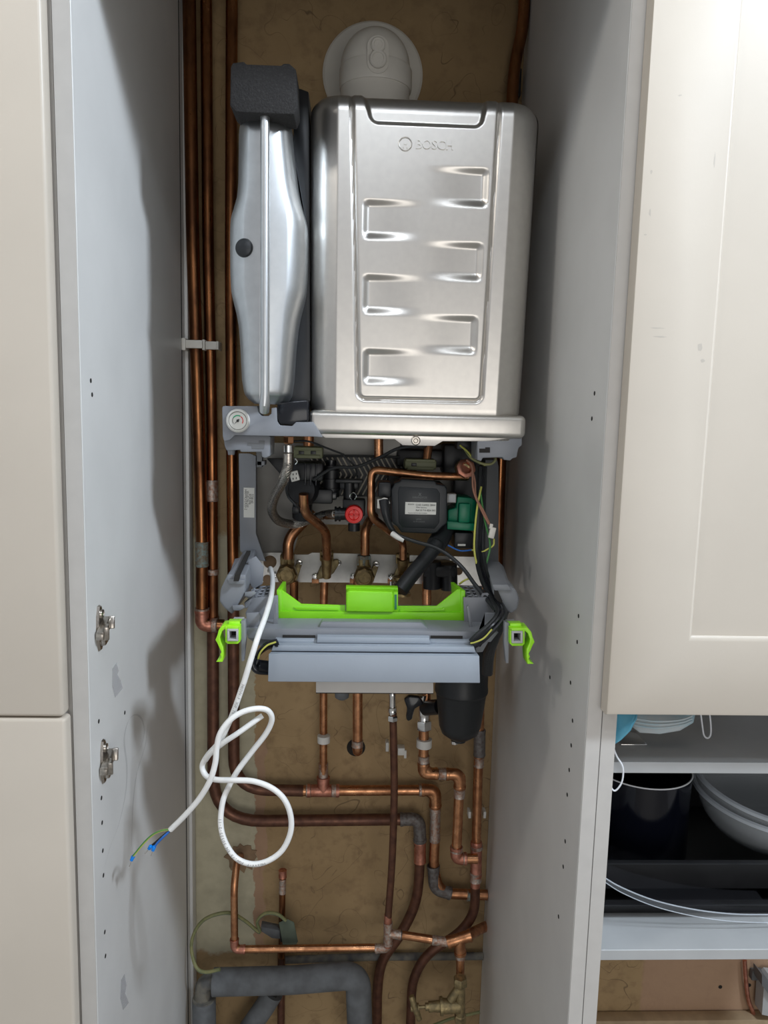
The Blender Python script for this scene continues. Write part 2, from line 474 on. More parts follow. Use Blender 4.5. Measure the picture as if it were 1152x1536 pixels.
rc = thing('wall_cabinet', 'wall cabinet right of the boiler with a cream framed door and open shelves beneath', 'cabinet', (.65, FY, .8))
zd = P(1000, 1074, .877).z
shaker_edge(.3125, .86, zd, 2.34, .877, name='cabinet_door', parent=rc, t=.021, stile=.0935, rec=.006)
pr2 = MB('white_board'); pr2.box((.3255, 1.195, 1.19), (.0185, .585, 2.36), 'white_board', .0006, seg=1)
pr2.box((.3255, FY + .0006, 1.19), (.018, .0012, 2.36), 'edge_band'); pr2.build('side_panel', rc)
zs1 = P(1030, 1144, .925).z; zs2 = P(1030, 1424.5, .925).z
zt1, zt2 = m(18.5, .925), m(19, .925)
for z, t in ((zs1, zt1), (zs2, zt2)):
    b = MB('shelf_white'); b.box((.62, .925 + .18, z - t / 2), (.57, .36, t), 'shelf_white', .0008, seg=1); b.build('shelf', rc)
b = MB('shelf_white'); b.box((.62, 1.30, (zs1 + zs2) / 2 + .35), (.57, .014, (zs1 - zs2) + .72), 'shelf_white'); b.build('back_panel', rc)
b = MB('shelf_white'); b.box((.915, 1.12, 1.5), (.018, .40, 1.55), 'shelf_white'); b.build('side_panel', rc)
b = MB('dark_grey_plastic')     # bracket plate on the top shelf
b.poly([(918, 1113), (926, 1099), (952, 1099), (958, 1114)], 1.0, .002, 'mask_blue'); b.bm.free()
q = PZ(938, 1107, zs1 + .001)
b = MB('steel_plate'); b.box(q + V((.004, 0, 0)), (.036, .045, .002), 'chrome', .0006); b.build('metal_plate', rc)

# below the wall cabinet, on the wall
b = MB('dark_hole')
for px, py in ((1080.6, 1480.6), (1124, 1478)):
    c = MB('dark_hole'); q = P(px, py, WALL_Y - .0008); c.cyl(q, q + V((0, .0006, 0)), m(3.2, 1.49), seg=16)
    c.build('drill_hole', wall_back)
b.bm.free()
br = thing('wall_bracket', 'dark metal angle bracket screwed to the wall below the right shelves', 'bracket', P(1140, 1490, 1.48))
b = MB('dark_grey_plastic'); b.pbox(1137, 1464, 1.475, 20, 17, .012, 'dark_grey_plastic', .001); b.poly([(1143, 1462), (1160, 1480), (1160, 1500), (1143, 1478)], 1.44, .035, 'dark_grey_plastic'); b.build('bracket_arm', br)
b = MB('chrome'); b.cyl(P(1137, 1464, 1.475), P(1137, 1464, 1.472), .004, 'nickel'); b.build('screw', br)
b = MB('pink_plaster'); b.tube(cat(PP([(1117, 1440, 1.478), (1119, 1470, 1.478), (1123, 1500, 1.478), (1130, 1520, 1.478), (1134, 1545, 1.478)])), m(3.4, 1.48), 'pink_copper')
tag(b.build('wall_cable'), 'thin pinkish conduit running down the plaster below the right shelves', 'cable')
b = MB('wood_ledge'); q = P(1020, 1531, 1.46); b.box((.75, 1.474, q.z - .03), (.86, .028, .06), 'wood_ledge', .002)
tag(b.build('wooden_batten'), 'wooden batten on the wall at the bottom right under the shelves', 'batten')
b = MB('white_board'); b.poly([(1146, 1478), (1156, 1466), (1180, 1470), (1180, 1530), (1143, 1522)], 1.45, .03, 'shelf_white')
tag(b.build('board_offcut'), 'pale board corner behind the bracket at the right edge below the shelves', 'board')

# ================================================================== THINGS ON THE RIGHT SHELVES
# black enamel pot
zt = zs2 + .001
def shelf_pot():
    YC = 1.13; r = .0755
    c = P(962, 1149, YC); top = c.z
    t = thing('cooking_pot', 'deep glossy black cooking pot with a thin pale rim under the upper shelf', 'pot', (c.x, c.y, top - .178))
    b = MB('pot_enamel'); h = .178
    b.lathe([(.001, -h), (r * .90, -h), (r * .97, -h + .006), (r, -h + .02), (r, -.004), (r, 0), (r - .002, 0), (r - .003, -.02), (r - .004, -h + .01), (.001, -h + .006)], c, (0, 0, 1), 'pot_enamel', 56, caps=False)
    b.build('pot_body', t)
    b = MB('chrome'); n = 64
    b.tube([c + V((r * math.cos(2 * PI * k / n), r * math.sin(2 * PI * k / n), 0)) for k in range(n + 1)], .0011, 'elastic', 8, caps=False)
    b.build('pot_rim', t)
    return c, top - h
pc, pz = shelf_pot()
# baking trays
b = MB('tray_black')
def tray(name, x0, x1, y0, y1, z, h, label, rim=.006, th=.0015):
    b = MB('tray_black'); vs = []; fs = []
    def rg(i, zz): return [V((x0 + i, y0 + i, zz)), V((x1 - i, y0 + i, zz)), V((x1 - i, y1 - i, zz)), V((x0 + i, y1 - i, zz))]
    rings = [rg(.014, z), rg(.004, z + h), rg(-rim + .002, z + h), rg(-rim, z + h + .001), rg(-rim + .002, z + h + .002), rg(.005, z + h + .002), rg(.016, z + th)]
    for r in rings: vs += r
    for j in range(len(rings) - 1):
        for k in range(4): fs.append((j * 4 + k, j * 4 + (k + 1) % 4, (j + 1) * 4 + (k + 1) % 4, (j + 1) * 4 + k))
    e = (len(rings) - 1) * 4; fs += [(e, e + 1, e + 2, e + 3), (3, 2, 1, 0)]
    b.raw(vs, fs, 'tray_black'); return tag(b.build(name), label, 'tray')
zA = P(1040, 1383, .985).z
tray('baking_tray', .348, .88, .985, 1.27, zt + .0005, .024, 'deep dark baking tray at the bottom of the stack on the lower shelf')
tray('roasting_tin', .350, .86, 1.000, 1.26, zt + .028, .048, 'wide black roasting tin lying on the baking tray, under the pot', rim=.004)
# curved glass lid leaning out over the trays
g = MB('glass')
path = [(900, 1312), (930, 1330), (980, 1350), (1040, 1364), (1100, 1371), (1160, 1372)]
A = [P(x, y, .95 + .02 * k / 5) for k, (x, y) in enumerate(path)]
B = [P(x + 4, y + 9 + k * .6, .945 + .02 * k / 5) for k, (x, y) in enumerate(path)]
A2 = cat(A, 8); B2 = cat(B, 8); n = len(A2)
D2 = [p + V((0, .10, .010)) for p in A2]
g.raw(A2 + B2, [(i, i + 1, n + i + 1, n + i) for i in range(n - 1)], 'glass')
g.raw(A2 + D2, [(i, i + 1, n + i + 1, n + i) for i in range(n - 1)], 'dark_glass')
gt = thing('glass_dish', 'shallow clear glass dish with a curved edge in front of the black tins', 'dish', B2[n // 2])
g.build('dish_body', gt)
g = MB('clear_rim'); g.tube(A2, .0010, 'clear_rim', 8); g.tube(B2, .0007, 'clear_rim', 8); g.build('dish_rim', gt)
# plastic bowls
def bowl(name, px, py, Y, r, h, tilt, label):
    c = P(px, py, Y)
    t = thing(name, label, 'bowl', c - V((0, 0, h)), 'nested plastic bowls')
    M = Matrix.Translation(c) @ Euler(tilt).to_matrix().to_4x4()
    def add(prof, mname, nm, seg=72):
        b = MB(mname); b.lathe(prof, (0, 0, 0), (0, 0, 1), mname, seg, caps=False); b.bm.transform(M); b.build(nm, t, smooth=50)
    add([(.001, -h), (r * .60, -h), (r * .70, -h * .94), (r * .82, -h * .70), (r * .93, -h * .3), (r * .985, -.004), (r * .975, -.004), (r * .92, -h * .3), (r * .81, -h * .69), (r * .69, -h * .91), (.001, -h * .97)], 'clear_plastic', 'bowl_body')
    add([(r * .975, -.005), (r * .975, .001), (r * 1.0, .0025), (r * 1.025, .001), (r * 1.03, -.004), (r * 1.015, -.005), (r * 1.01, -.001), (r * .99, -.001)], 'clear_rim', 'bowl_rim')
    return t
bowl('mixing_bowl', 1154, 1188, 1.11, .112, .064, (.08, .05, 0), 'large clear plastic bowl, the lower of the two nested bowls')
bowl('mixing_bowl', 1160, 1172, 1.11, .115, .066, (.10, .06, 0), 'large clear plastic bowl, the upper of the two nested bowls')
# face masks
def mask_piece(nm, parent, pts, bulge, mname, Y):
    b = MB(mname); vs = []; n = len(pts)
    ctr = V((0, 0, 0)); P3 = [P(*p) for p in pts]
    for p in P3: ctr += p / n
    rings = [1, .75, .45]
    for q in rings:
        for p in P3: vs.append(ctr + (p - ctr) * q + V((0, -bulge * (1 - q), 0)))
    fs = []
    for j in range(2):
        for k in range(n): fs.append((j * n + k, j * n + (k + 1) % n, (j + 1) * n + (k + 1) % n, (j + 1) * n + k))
    fs.append(tuple(range(2 * n, 3 * n)))
    b.raw(vs, fs, mname); o = b.build(nm, parent, smooth=70)
    md = o.modifiers.new('s', 'SOLIDIFY'); md.thickness = .0012
    return o
mk = thing('face_mask', 'bright blue face mask at the left end of the upper shelf, loop hanging down', 'mask', P(930, 1118, .93), 'face masks on the upper shelf')
mask_piece('mask_cloth', mk, [(921, 1062, .94), (958, 1060, .94), (955, 1078, .925), (946, 1096, .92), (932, 1110, .92), (920, 1118, .92), (919, 1095, .93)], .010, 'mask_blue', .93)
b = MB('elastic'); b.tube(cat(PP([(919, 1118, .917), (925, 1134, .915), (934, 1150, .913), (934, 1168, .913), (929, 1180, .913), (921, 1186, .914), (914, 1174, .914), (912, 1150, .916)])), .0011, 'elastic', 8); b.build('ear_loop', mk)
mk = thing('face_mask', 'crumpled pale blue pleated face mask on the upper shelf, right of the bright blue one', 'mask', P(1000, 1104, .99), 'face masks on the upper shelf')
mask_piece('mask_cloth', mk, [(950, 1060, 1.0), (1046, 1060, 1.0), (1040, 1084, .98), (1020, 1096, .975), (990, 1101, .97), (960, 1099, .975), (948, 1090, .98)], .012, 'mask_pale', .99)
b = MB('mask_pale')
for k in range(3):
    b.tube(cat(PP([(952, 1078 + k * 5, .965), (985, 1082 + k * 5, .955), (1020, 1080 + k * 4, .965), (1038, 1074 + k * 4, .975)])), .0012, 'mask_pale', 6)
b.build('pleat', mk)
b = MB('elastic'); b.tube(cat(PP([(1050, 1060, .975), (1053, 1085, .975), (1056, 1103, .975), (1062, 1107, .975), (1066, 1101, .975), (1066, 1085, .975), (1063, 1060, .975)])), .0011, 'elastic', 8); b.build('ear_loop', mk)
#PART2

# ================================================================== PIPEWORK ON THE WALL
def run(name, label, cat_, segs, fittings=(), group=None, rings=()):
    """segs: list of (points px,py,Y ; radius px ; corner radius px ; material); fittings are child meshes"""
    first = PP(segs[0][0]); t = thing(name, label, cat_, first[len(first) // 2], group or 'pipes on the back wall')
    for pts, r, cr, mt in segs:
        w3 = PP(pts); Y = pts[0][2]; w3[-1] = cut(w3[-2], w3[-1], RX - .001)
        crm = [m(c, Y) for c in cr] if isinstance(cr, (list, tuple)) else m(cr, Y)
        b = MB(mt); b.tube(fil(w3, crm, 9), m(r, Y), mt, 20); b.build('pipe', t)
    for kind, pts, r, mt in fittings:
        w3 = PP(pts); Y = pts[0][2]; R = m(r, Y)
        b = MB(mt)
        if kind == 'elbow':
            L = fil(w3, min((w3[0] - w3[1]).length, (w3[2] - w3[1]).length) * .8, 9)
            b.tube(L, R, mt, 20)
            for a, c in ((L[0], L[1]), (L[-1], L[-2])):
                d = (c - a).normalized(); b.tube([a, a + d * R * .25, a + d * R * .5], [R * 1.05, R * 1.1, R * 1.05], mt, 20)
        elif kind == 'coupling':
            a, c = w3[0], w3[-1]; d = (c - a)
            b.tube([a, a + d * .05, a + d * .12, a + d * .88, a + d * .95, c], [R * .95, R * 1.06, R, R, R * 1.06, R * .95], mt, 20)
        elif kind == 'tee':      # first two points the run, third the branch end
            b.tube([w3[0], w3[1]], R, mt, 20); b.tube([(w3[0] + w3[1]) / 2, w3[2]], R, mt, 20)
            for a, c in ((w3[0], w3[1]), (w3[1], w3[0]), (w3[2], (w3[0] + w3[1]) / 2)):
                d = (c - a).normalized(); b.tube([a - d * R * .1, a + d * R * .4], R * 1.09, mt, 20)
        elif kind == 'nut':
            a, c = w3[0], w3[-1]; d = (c - a); b.tube([a, a + d * .12, a + d * .88, c], [R * .9, R, R, R * .9], mt, 6)
        b.build(kind, t)
    return t

Yp = 1.447
run('copper_pipe', 'leftmost tall copper pipe, ending in an elbow beside the left arm of the boiler', 'pipe',
    [([(283, -40, Yp), (289, 365, Yp), (298, 638, Yp), (303, 800, Yp), (303, 936, Yp), (336, 938, Yp + .006)], 9.3, [60, 60, 30, 18], 'old_copper')],
    [('elbow', [(303, 915, Yp), (303, 937, Yp), (322, 938, Yp + .003)], 10.6, 'pink_copper'), ('coupling', [(303, 912, Yp), (303, 918, Yp)], 10.9, 'solder'),
     ('coupling', [(318, 938, Yp), (326, 938, Yp)], 10.9, 'solder'), ('coupling', [(302.5, 812, Yp), (303, 850, Yp)], 9.8, 'verdigris')])
Yq = 1.46
run('copper_pipe', 'second tall copper pipe from the left, sweeping into the lower brown horizontal run', 'pipe',
    [([(309, -40, Yq), (312, 365, Yq), (318, 638, Yq), (319.5, 930, Yq)], 8.2, 60, 'old_copper'),
     ([(319.5, 925, Yq), (320, 1232, Yq), (608, 1229, Yq)], 9.2, [78], 'brown_pipe'),
     ([(628, 1255, Yq), (630, 1300, Yq), (625, 1355, Yq), (600, 1404, Yq), (572, 1440, Yq), (566, 1480, Yq), (565, 1560, Yq)], 8.2, 30, 'brown_pipe')],
    [('elbow', [(600, 1229, Yq), (629, 1228, Yq), (630, 1262, Yq)], 10.2, 'grey_solder'), ('coupling', [(630, 1262, Yq), (630, 1294, Yq)], 9.6, 'pink_copper'),
     ('coupling', [(319, 853, Yq), (319, 862, Yq)], 9.3, 'solder'), ('coupling', [(318, 720, Yq), (318, 752, Yq)], 9.2, 'solder')])
run('copper_pipe', 'third tall copper pipe, behind the vessel, turning into the upper horizontal run', 'pipe',
    [([(348, -40, Yq), (346, 400, Yq), (348, 700, Yq), (350, 900, Yq)], 8.4, 60, 'old_copper'),
     ([(350, 895, Yq), (351, 1184, Yq), (455, 1186, Yq)], 9.0, [66], 'brown_pipe'),
     ([(450, 1186, Yq), (653, 1185, Yq), (653, 1250, Yq), (650, 1300, Yq), (660, 1340, Yq), (750, 1343, Yq)], 8.2, [24, 20, 20, 30], 'copper'),
     ([(485, 1186, Yq), (485.5, 900, 1.44), (487, 868, 1.44)], 6.0, 40, 'copper')],
    [('tee', [(462, 1186, Yq), (508, 1186, Yq), (485, 1166, Yq)], 9.6, 'pink_copper'),
     ('coupling', [(485, 1144, Yq), (485, 1172, Yq)], 7.5, 'solder'),
     ('coupling', [(459, 1186, Yq), (467, 1186, Yq)], 9.9, 'solder'), ('coupling', [(497, 1186, Yq), (507, 1186, Yq)], 9.9, 'solder'),
     ('elbow', [(632, 1185, Yq), (653, 1185, Yq), (653, 1210, Yq)], 9.6, 'copper'), ('coupling', [(628, 1185, Yq), (636, 1185, Yq)], 9.8, 'solder'),
     ('coupling', [(653, 1212, Yq), (652, 1262, Yq)], 8.7, 'solder'),
     ('elbow', [(650, 1298, Yq), (652, 1334, Yq), (676, 1340, Yq)], 9.8, 'grey_solder'), ('coupling', [(700, 1342.5, Yq), (714, 1343, Yq)], 9.2, 'verdigris')])
b = MB('white_plastic'); b.lathe([(m(7, 1.44), 0), (m(10, 1.44), .001), (m(10, 1.44), .015), (m(7, 1.44), .016)], P(485.5, 1114, 1.446), (0, 0, 1), 'white_plastic')
tag(b.build('pipe_collar'), 'white plastic collar on the slim copper pipe left of the wall hole', 'collar', 'white pipe collars')

# pipe turning into the wall
Yr = 1.40
run('copper_pipe', 'short yellowish copper pipe hanging straight down and bending into a round hole in the wall', 'pipe',
    [([(536.5, 1000, Yr), (536.5, 1128, Yr), (535, 1120, 1.50)], 7.7, [14], 'copper')],
    [('coupling', [(536.2, 1110, Yr), (536, 1120, Yr)], 8.8, 'solder')])
b = MB('dark_hole'); q = P(534, 1121, WALL_Y); b.lathe([(m(14.5, WALL_Y), 0), (m(14.5, WALL_Y), .0010), (m(10, WALL_Y), .0012)], q + V((0, 0, 0)), (0, -1, 0))
b.build('pipe_hole', wall_back)

# brown supply pipe with chrome tail
Ys = 1.36
run('copper_pipe', 'long thin brown pipe with chrome nut on top, crossing the two horizontal runs', 'pipe',
    [([(589.5, 1070, Ys), (592, 1190, Ys + .01), (588, 1300, Ys + .02), (582, 1378, Ys + .03)], 5.9, 60, 'brown_pipe'),
     ([(582, 1372, Ys + .03), (581.5, 1420, Ys + .03)], 6.2, 10, 'pink_copper'),
     ([(584, 1421, 1.40), (352, 1424, 1.40), (351, 1330, 1.40), (356, 1288, 1.43), (362, 1284, 1.50)], 5.9, [14, 20, 12], 'copper'),
     ([(585, 1400, 1.40), (620, 1405, 1.39), (672, 1413, 1.38)], 6.5, 10, 'copper'),
     ([(680, 1412, 1.38), (700, 1404, 1.40), (731, 1388, 1.47)], 8.5, 10, 'copper'),
     ([(690.5, 1410, 1.38), (690.5, 1470, 1.38)], 6.9, 10, 'copper')],
    [('nut', [(589, 1073, Ys), (589, 1081, Ys)], 8.2, 'chrome'), ('coupling', [(588.5, 1040, Ys), (588.5, 1072, Ys)], 5.4, 'chrome'), ('coupling', [(588.5, 1060, Ys), (588.5, 1068, Ys)], 7, 'chrome'),
     ('tee', [(582, 1384, 1.39), (582, 1416, 1.39), (600, 1402, 1.39)], 7.2, 'solder'), ('elbow', [(582, 1408, 1.395), (582, 1422, 1.395), (563, 1423, 1.398)], 7.2, 'solder'),
     ('coupling', [(594, 1401.5, 1.392), (602, 1403, 1.392)], 7.6, 'grey_solder'),
     ('elbow', [(368, 1424, 1.40), (352, 1424, 1.40), (351.5, 1408, 1.40)], 6.9, 'pink_copper'),
     ('coupling', [(648, 1410, 1.382), (672, 1413, 1.38)], 7.6, 'solder'),
     ('tee', [(672, 1413.5, 1.38), (706, 1403, 1.38), (690.5, 1430, 1.38)], 9.4, 'copper'), ('coupling', [(690.5, 1430, 1.38), (690.5, 1437, 1.38)], 7.9, 'solder')])
b = MB('pink_plaster'); q = P(363, 1285, WALL_Y)
n = 26; vs = []; rr = [m(22 + random.uniform(-4, 6), WALL_Y) for _ in range(n)]
vs = [q + V((rr[k] * 1.1 * math.cos(2 * PI * k / n), -.0022, rr[k] * math.sin(2 * PI * k / n))) for k in range(n)] + [q + V((rr[k] * 1.1 * math.cos(2 * PI * k / n), .001, rr[k] * math.sin(2 * PI * k / n))) for k in range(n)]
mat('plaster_patch', (.30, .20, .12), .9, noise=.35, nscale=50)
b.raw(vs, [tuple(range(n))] + [(k, (k + 1) % n, n + (k + 1) % n, n + k) for k in range(n)], 'plaster_patch')
b.build('plaster_patch', wall_back)

# pipe G with white collar
Yg = 1.395
run('copper_pipe', 'copper pipe with zigzag elbows hanging below the black filter', 'pipe',
    [([(636, 1075, Yg), (635, 1160, Yg), (690, 1161, Yg), (687, 1225, Yg), (684, 1288, Yg), (716, 1288, Yg)], 8.0, [22, 22, 5, 16], 'copper')],
    [('nut', [(636, 1080, Yg), (636, 1094, Yg)], 12.5, 'chrome'), ('coupling', [(636, 1066, Yg), (636, 1080, Yg)], 9.2, 'chrome'),
     ('coupling', [(635.6, 1133, Yg), (635.4, 1144, Yg)], 8.9, 'solder'), ('elbow', [(635.4, 1144, Yg), (635, 1160, Yg), (656, 1160.5, Yg)], 9.3, 'copper'),
     ('coupling', [(657, 1160.5, Yg), (669, 1161, Yg)], 9.4, 'solder'), ('elbow', [(669, 1161, Yg), (690, 1161, Yg), (689.5, 1182, Yg)], 9.4, 'copper'),
     ('coupling', [(689.5, 1182, Yg), (689, 1196, Yg)], 9.2, 'solder'), ('elbow', [(684.5, 1270, Yg), (684, 1288, Yg), (700, 1288, Yg)], 9.4, 'pink_copper'),
     ('coupling', [(685, 1270, Yg), (684.7, 1277, Yg)], 9.8, 'solder'), ('coupling', [(694, 1288, Yg), (700, 1288, Yg)], 9.6, 'solder')])
b = MB('white_plastic'); b.lathe([(m(8.5, Yg), 0), (m(12.2, Yg), .001), (m(12.2, Yg), .0165), (m(8.5, Yg), .0175)], P(636, 1121, Yg), (0, 0, 1), 'white_plastic')
tag(b.build('pipe_collar'), 'wide white plastic collar on the zigzag copper pipe below the filter', 'collar', 'white pipe collars')
Yh = 1.425
run('copper_pipe', 'copper pipe down the right edge, grey coupling near its top, curving left low down', 'pipe',
    [([(722, 860, Yh), (719, 1100, Yh), (716, 1200, Yh), (714, 1280, Yh)], 7.6, 40, 'copper'),
     ([(714, 1276, Yh), (713, 1330, Yh)], 7.8, 10, 'pink_copper'),
     ([(713, 1325, Yh + .02), (712, 1370, Yh + .02), (690, 1400, Yh + .02), (640, 1430, Yh + .02), (618, 1470, Yh + .02), (615, 1560, Yh + .02)], 7.8, [30, 30, 45, 30], 'brown_pipe')],
    [('coupling', [(719.5, 1094, Yh), (719, 1134, Yh)], 9.4, 'grey_solder'), ('coupling', [(714.5, 1262, Yh), (714, 1316, Yh)], 9.2, 'pink_copper'),
     ('coupling', [(715, 1268, Yh), (715, 1273, Yh)], 9.8, 'solder'), ('coupling', [(713.5, 1308, Yh), (713.3, 1322, Yh)], 9.5, 'solder'), ('coupling', [(718.5, 1136, Yh), (718, 1150, Yh)], 8.1, 'solder')])
# white pipe clips on the wall
def wall_clip(px, py, label, s=1.0):
    t = thing('pipe_clip', label, 'clip', P(px, py, 1.46), 'pipe clips')
    b = MB('white_plastic')
    for dx in (-9, 12): b.pbox(px + dx * s, py + (3 if dx > 0 else -4), 1.445, 5 if dx < 0 else 11, 15 if dx < 0 else 12, .02, 'white_plastic', .0012)
    b.pbox(px + 18 * s, py + 7, 1.445, 4, 13, .006, 'white_plastic', .001)
    b.build('clip_jaw', t); return t
wall_clip(590, 1125, 'white plastic clip gripping the thin brown pipe near the wall hole')
t = thing('pipe_clip', 'small white clip on the copper pipe at the right edge of the wall', 'clip', P(716, 1223, 1.47), 'pipe clips')
for dx in (-9, 9):
    b = MB('white_plastic'); b.pbox(716 + dx * 1.25, 1223, 1.43, 4.5, 11, .02, 'white_plastic', .001); b.build('clip_jaw', t)
t = thing('pipe_clip', 'white plastic clip holding the tall left pipes halfway up', 'clip', P(300, 517, 1.45), 'pipe clips')
b = MB('flue_white'); b.pbox(288, 516, 1.425, 30, 12, .006, 'flue_white', .002); b.pbox(275, 516, 1.422, 6, 18, .05, 'flue_white', .002); b.build('clip_jaw', t)
b = MB('flue_white'); b.pbox(316, 518, 1.440, 20, 12, .006, 'flue_white', .002); b.pbox(305, 517, 1.43, 4, 15, .05, 'flue_white', .001); b.pbox(326, 518, 1.435, 3, 12, .04, 'flue_white', .001); b.build('clip_jaw', t)

# capped stub and old painted pipe low down
run('copper_pipe', 'short capped copper stub standing on the wall behind the grey earth clamp', 'pipe',
    [([(424, 1312, 1.45), (423, 1375, 1.45), (422, 1436, 1.45)], 5.2, 10, 'old_copper'), ([(422, 1430, 1.455), (421.5, 1560, 1.455)], 6.2, 5, 'brown_pipe')],
    [('coupling', [(424, 1305, 1.45), (424, 1316, 1.45)], 6.4, 'pink_copper'), ('coupling', [(424, 1318, 1.45), (423.5, 1340, 1.45)], 5.7, 'solder')])
run('painted_pipe', 'dusty painted pipe running along the wall above the grey lagged pipe', 'pipe',
    [([(420, 1440, 1.475), (560, 1435, 1.475), (740, 1434, 1.475)], 6, 10, 'lagging_dust')])
run('copper_pipe', 'dark copper pipe bowed at the top right corner beside the cupboard panel', 'pipe',
    [([(788, -40, 1.45), (785, 40, 1.45), (772, 95, 1.45), (768, 150, 1.45), (766, 260, 1.45), (744, 900, 1.45)], 8.5, 60, 'old_copper')])
b = MB('black_plastic'); b.pbox(778, 123, 1.46, 8, 38, .02, 'black_plastic', .002); tag(b.build('pipe_clip'), 'dark clip beside the bowed copper pipe at top right', 'clip', 'pipe clips')

# lagged pipes
lg = thing('lagged_pipe', 'thick grey foam lagged pipe bending down at its right end, bottom left of the wall', 'pipe', P(430, 1480, 1.40))
b = MB('lagging')
L = fil(PP([(320, 1473, 1.40), (440, 1470, 1.40), (537, 1462, 1.40), (541, 1580, 1.40)]), [.02, m(26, 1.4)], 10)
b.tube(L, m(21, 1.40), 'lagging', 28); b.build('foam_lagging', lg)
b = MB('lagging_dust'); b.tube(fil(PP([(324, 1470, 1.40), (305, 1474, 1.40), (304, 1500, 1.40)]), .02, 8), m(13, 1.40), 'lagging_dust', 20); b.build('elbow', lg)
b = MB('lagging'); b.tube(PP([(306, 1498, 1.40), (307, 1600, 1.40)]), m(19, 1.40), 'lagging', 28); b.tube(PP([(306, 1496, 1.40), (306, 1499, 1.40)]), m(18.5, 1.40), 'lagging_dust', 28); b.build('foam_lagging', lg)
b = MB('lagging'); b.tube(PP([(410, 1488, 1.44), (398, 1508, 1.44), (352, 1575, 1.43)]), m(17, 1.44), 'lagging', 28)
b.lathe([(m(9, 1.44), 0), (m(9, 1.44), .004)], P(408, 1490, 1.432), (0, -1, 0), 'dark_hole', 20)
tag(b.build('lagged_pipe'), 'short grey lagged pipe slanting down to the left below the big lagged one', 'pipe')

# earth clamp and wire
cl = thing('earth_clamp', 'grey green earth bonding clamp on the copper stub low on the wall', 'clamp', P(425, 1400, 1.43))
b = MB('clamp_green'); b.hull2([(418, 1384), (430, 1378), (441, 1383), (447, 1412), (444, 1417), (424, 1417)], 1.425, [(418, 1384), (430, 1378), (441, 1383), (447, 1412), (444, 1417), (424, 1417)], 1.445, 'clamp_green', .0015); b.build('clamp_tag', cl)
b = MB('dark_grey_plastic'); b.poly([(391, 1390), (420, 1396), (421, 1409), (408, 1408), (392, 1398)], 1.44, .02, 'lagging', .002); b.pbox(423, 1402, 1.432, 6, 28, .02, 'black_plastic', .002); b.build('clamp_strap', cl)
ew = thing('earth_wire', 'old yellow green earth wire looping from the lagged pipe to the clamp', 'wire', P(300, 1430, 1.44))
path = cat(PP([(330, 1454, 1.37), (308, 1458, 1.375), (294, 1450, 1.38), (287, 1420, 1.40), (294, 1394, 1.41), (312, 1376, 1.41), (343, 1369, 1.42), (366, 1380, 1.43), (389, 1398, 1.435), (386, 1382, 1.43), (398, 1370, 1.425), (416, 1371, 1.42), (429, 1381, 1.42)]), 8)
b = MB('earth_dull'); b.tube(path, m(2.7, 1.42), 'earth_dull', 10)
b.build('sheath', ew)
b = MB('wire_green'); b.tube([p + V((0, -m(1.5, 1.42), -m(1.7, 1.42))) for p in path], m(1.0, 1.42), 'clamp_green', 6); b.build('green_stripe', ew)

# brass stop valve
Yv = 1.36
sv = thing('stop_valve', 'brass stop valve with a tee handle pointing left, at the bottom right of the wall', 'valve', P(690, 1536, Yv))
b = MB('old_brass')
b.tube(PP([(690.5, 1478, Yv), (690.5, 1524, Yv)]), m(8, Yv), None, 24)
b.tube(PP([(689, 1482, Yv), (676, 1500, Yv)]), m(7.5, Yv), None, 20)
b.tube(PP([(690, 1509, Yv), (662, 1509, Yv)]), [m(11, Yv), m(12, Yv)], None, 24)
b.build('valve_body', sv)
b = MB('old_brass'); b.tube(PP([(690.5, 1466, Yv), (690.5, 1468, Yv), (690.5, 1477, Yv), (690.5, 1479, Yv)]), [m(10, Yv), m(11.8, Yv), m(11.8, Yv), m(10, Yv)], None, 6); b.build('compression_nut', sv)
b = MB('old_brass'); b.tube(PP([(690.5, 1521, Yv), (690.5, 1523, Yv), (690.5, 1531, Yv), (690.5, 1533, Yv)]), [m(8, Yv), m(10.5, Yv), m(10.5, Yv), m(8, Yv)], None, 6); b.tube(PP([(690.5, 1532, Yv), (690.5, 1570, Yv)]), m(7, Yv), 'old_copper', 16); b.build('compression_nut', sv)
b = MB('old_brass')
for x0, x1, r in ((664, 660, 14.5), (660, 654, 9), (654, 643, 8.4), (643, 638, 6), (638, 625, 2.8)):
    b.tube(PP([(x0, 1509 + (664 - x0) * .05, Yv), (x1, 1509 + (664 - x1) * .05, Yv)]), m(r, Yv), None, 20)
b.build('bonnet', sv)
b = MB('old_brass'); b.tube(PP([(617, 1494, Yv), (622, 1510, Yv - .004), (629, 1529, Yv)]), [m(4.6, Yv), m(5.6, Yv), m(4.6, Yv)], None, 16); b.tube(PP([(628, 1511, Yv), (616, 1511, Yv)]), m(6.4, Yv), None, 16); b.build('tee_handle', sv)
b = MB('old_brass'); b.tube(PP([(645, 1540, 1.42), (676, 1528, 1.42), (720, 1518, 1.42)]), m(2.4, 1.42), 'earth_dull', 8)
tag(b.build('earth_wire'), 'thin dull wire passing behind the brass stop valve', 'wire')

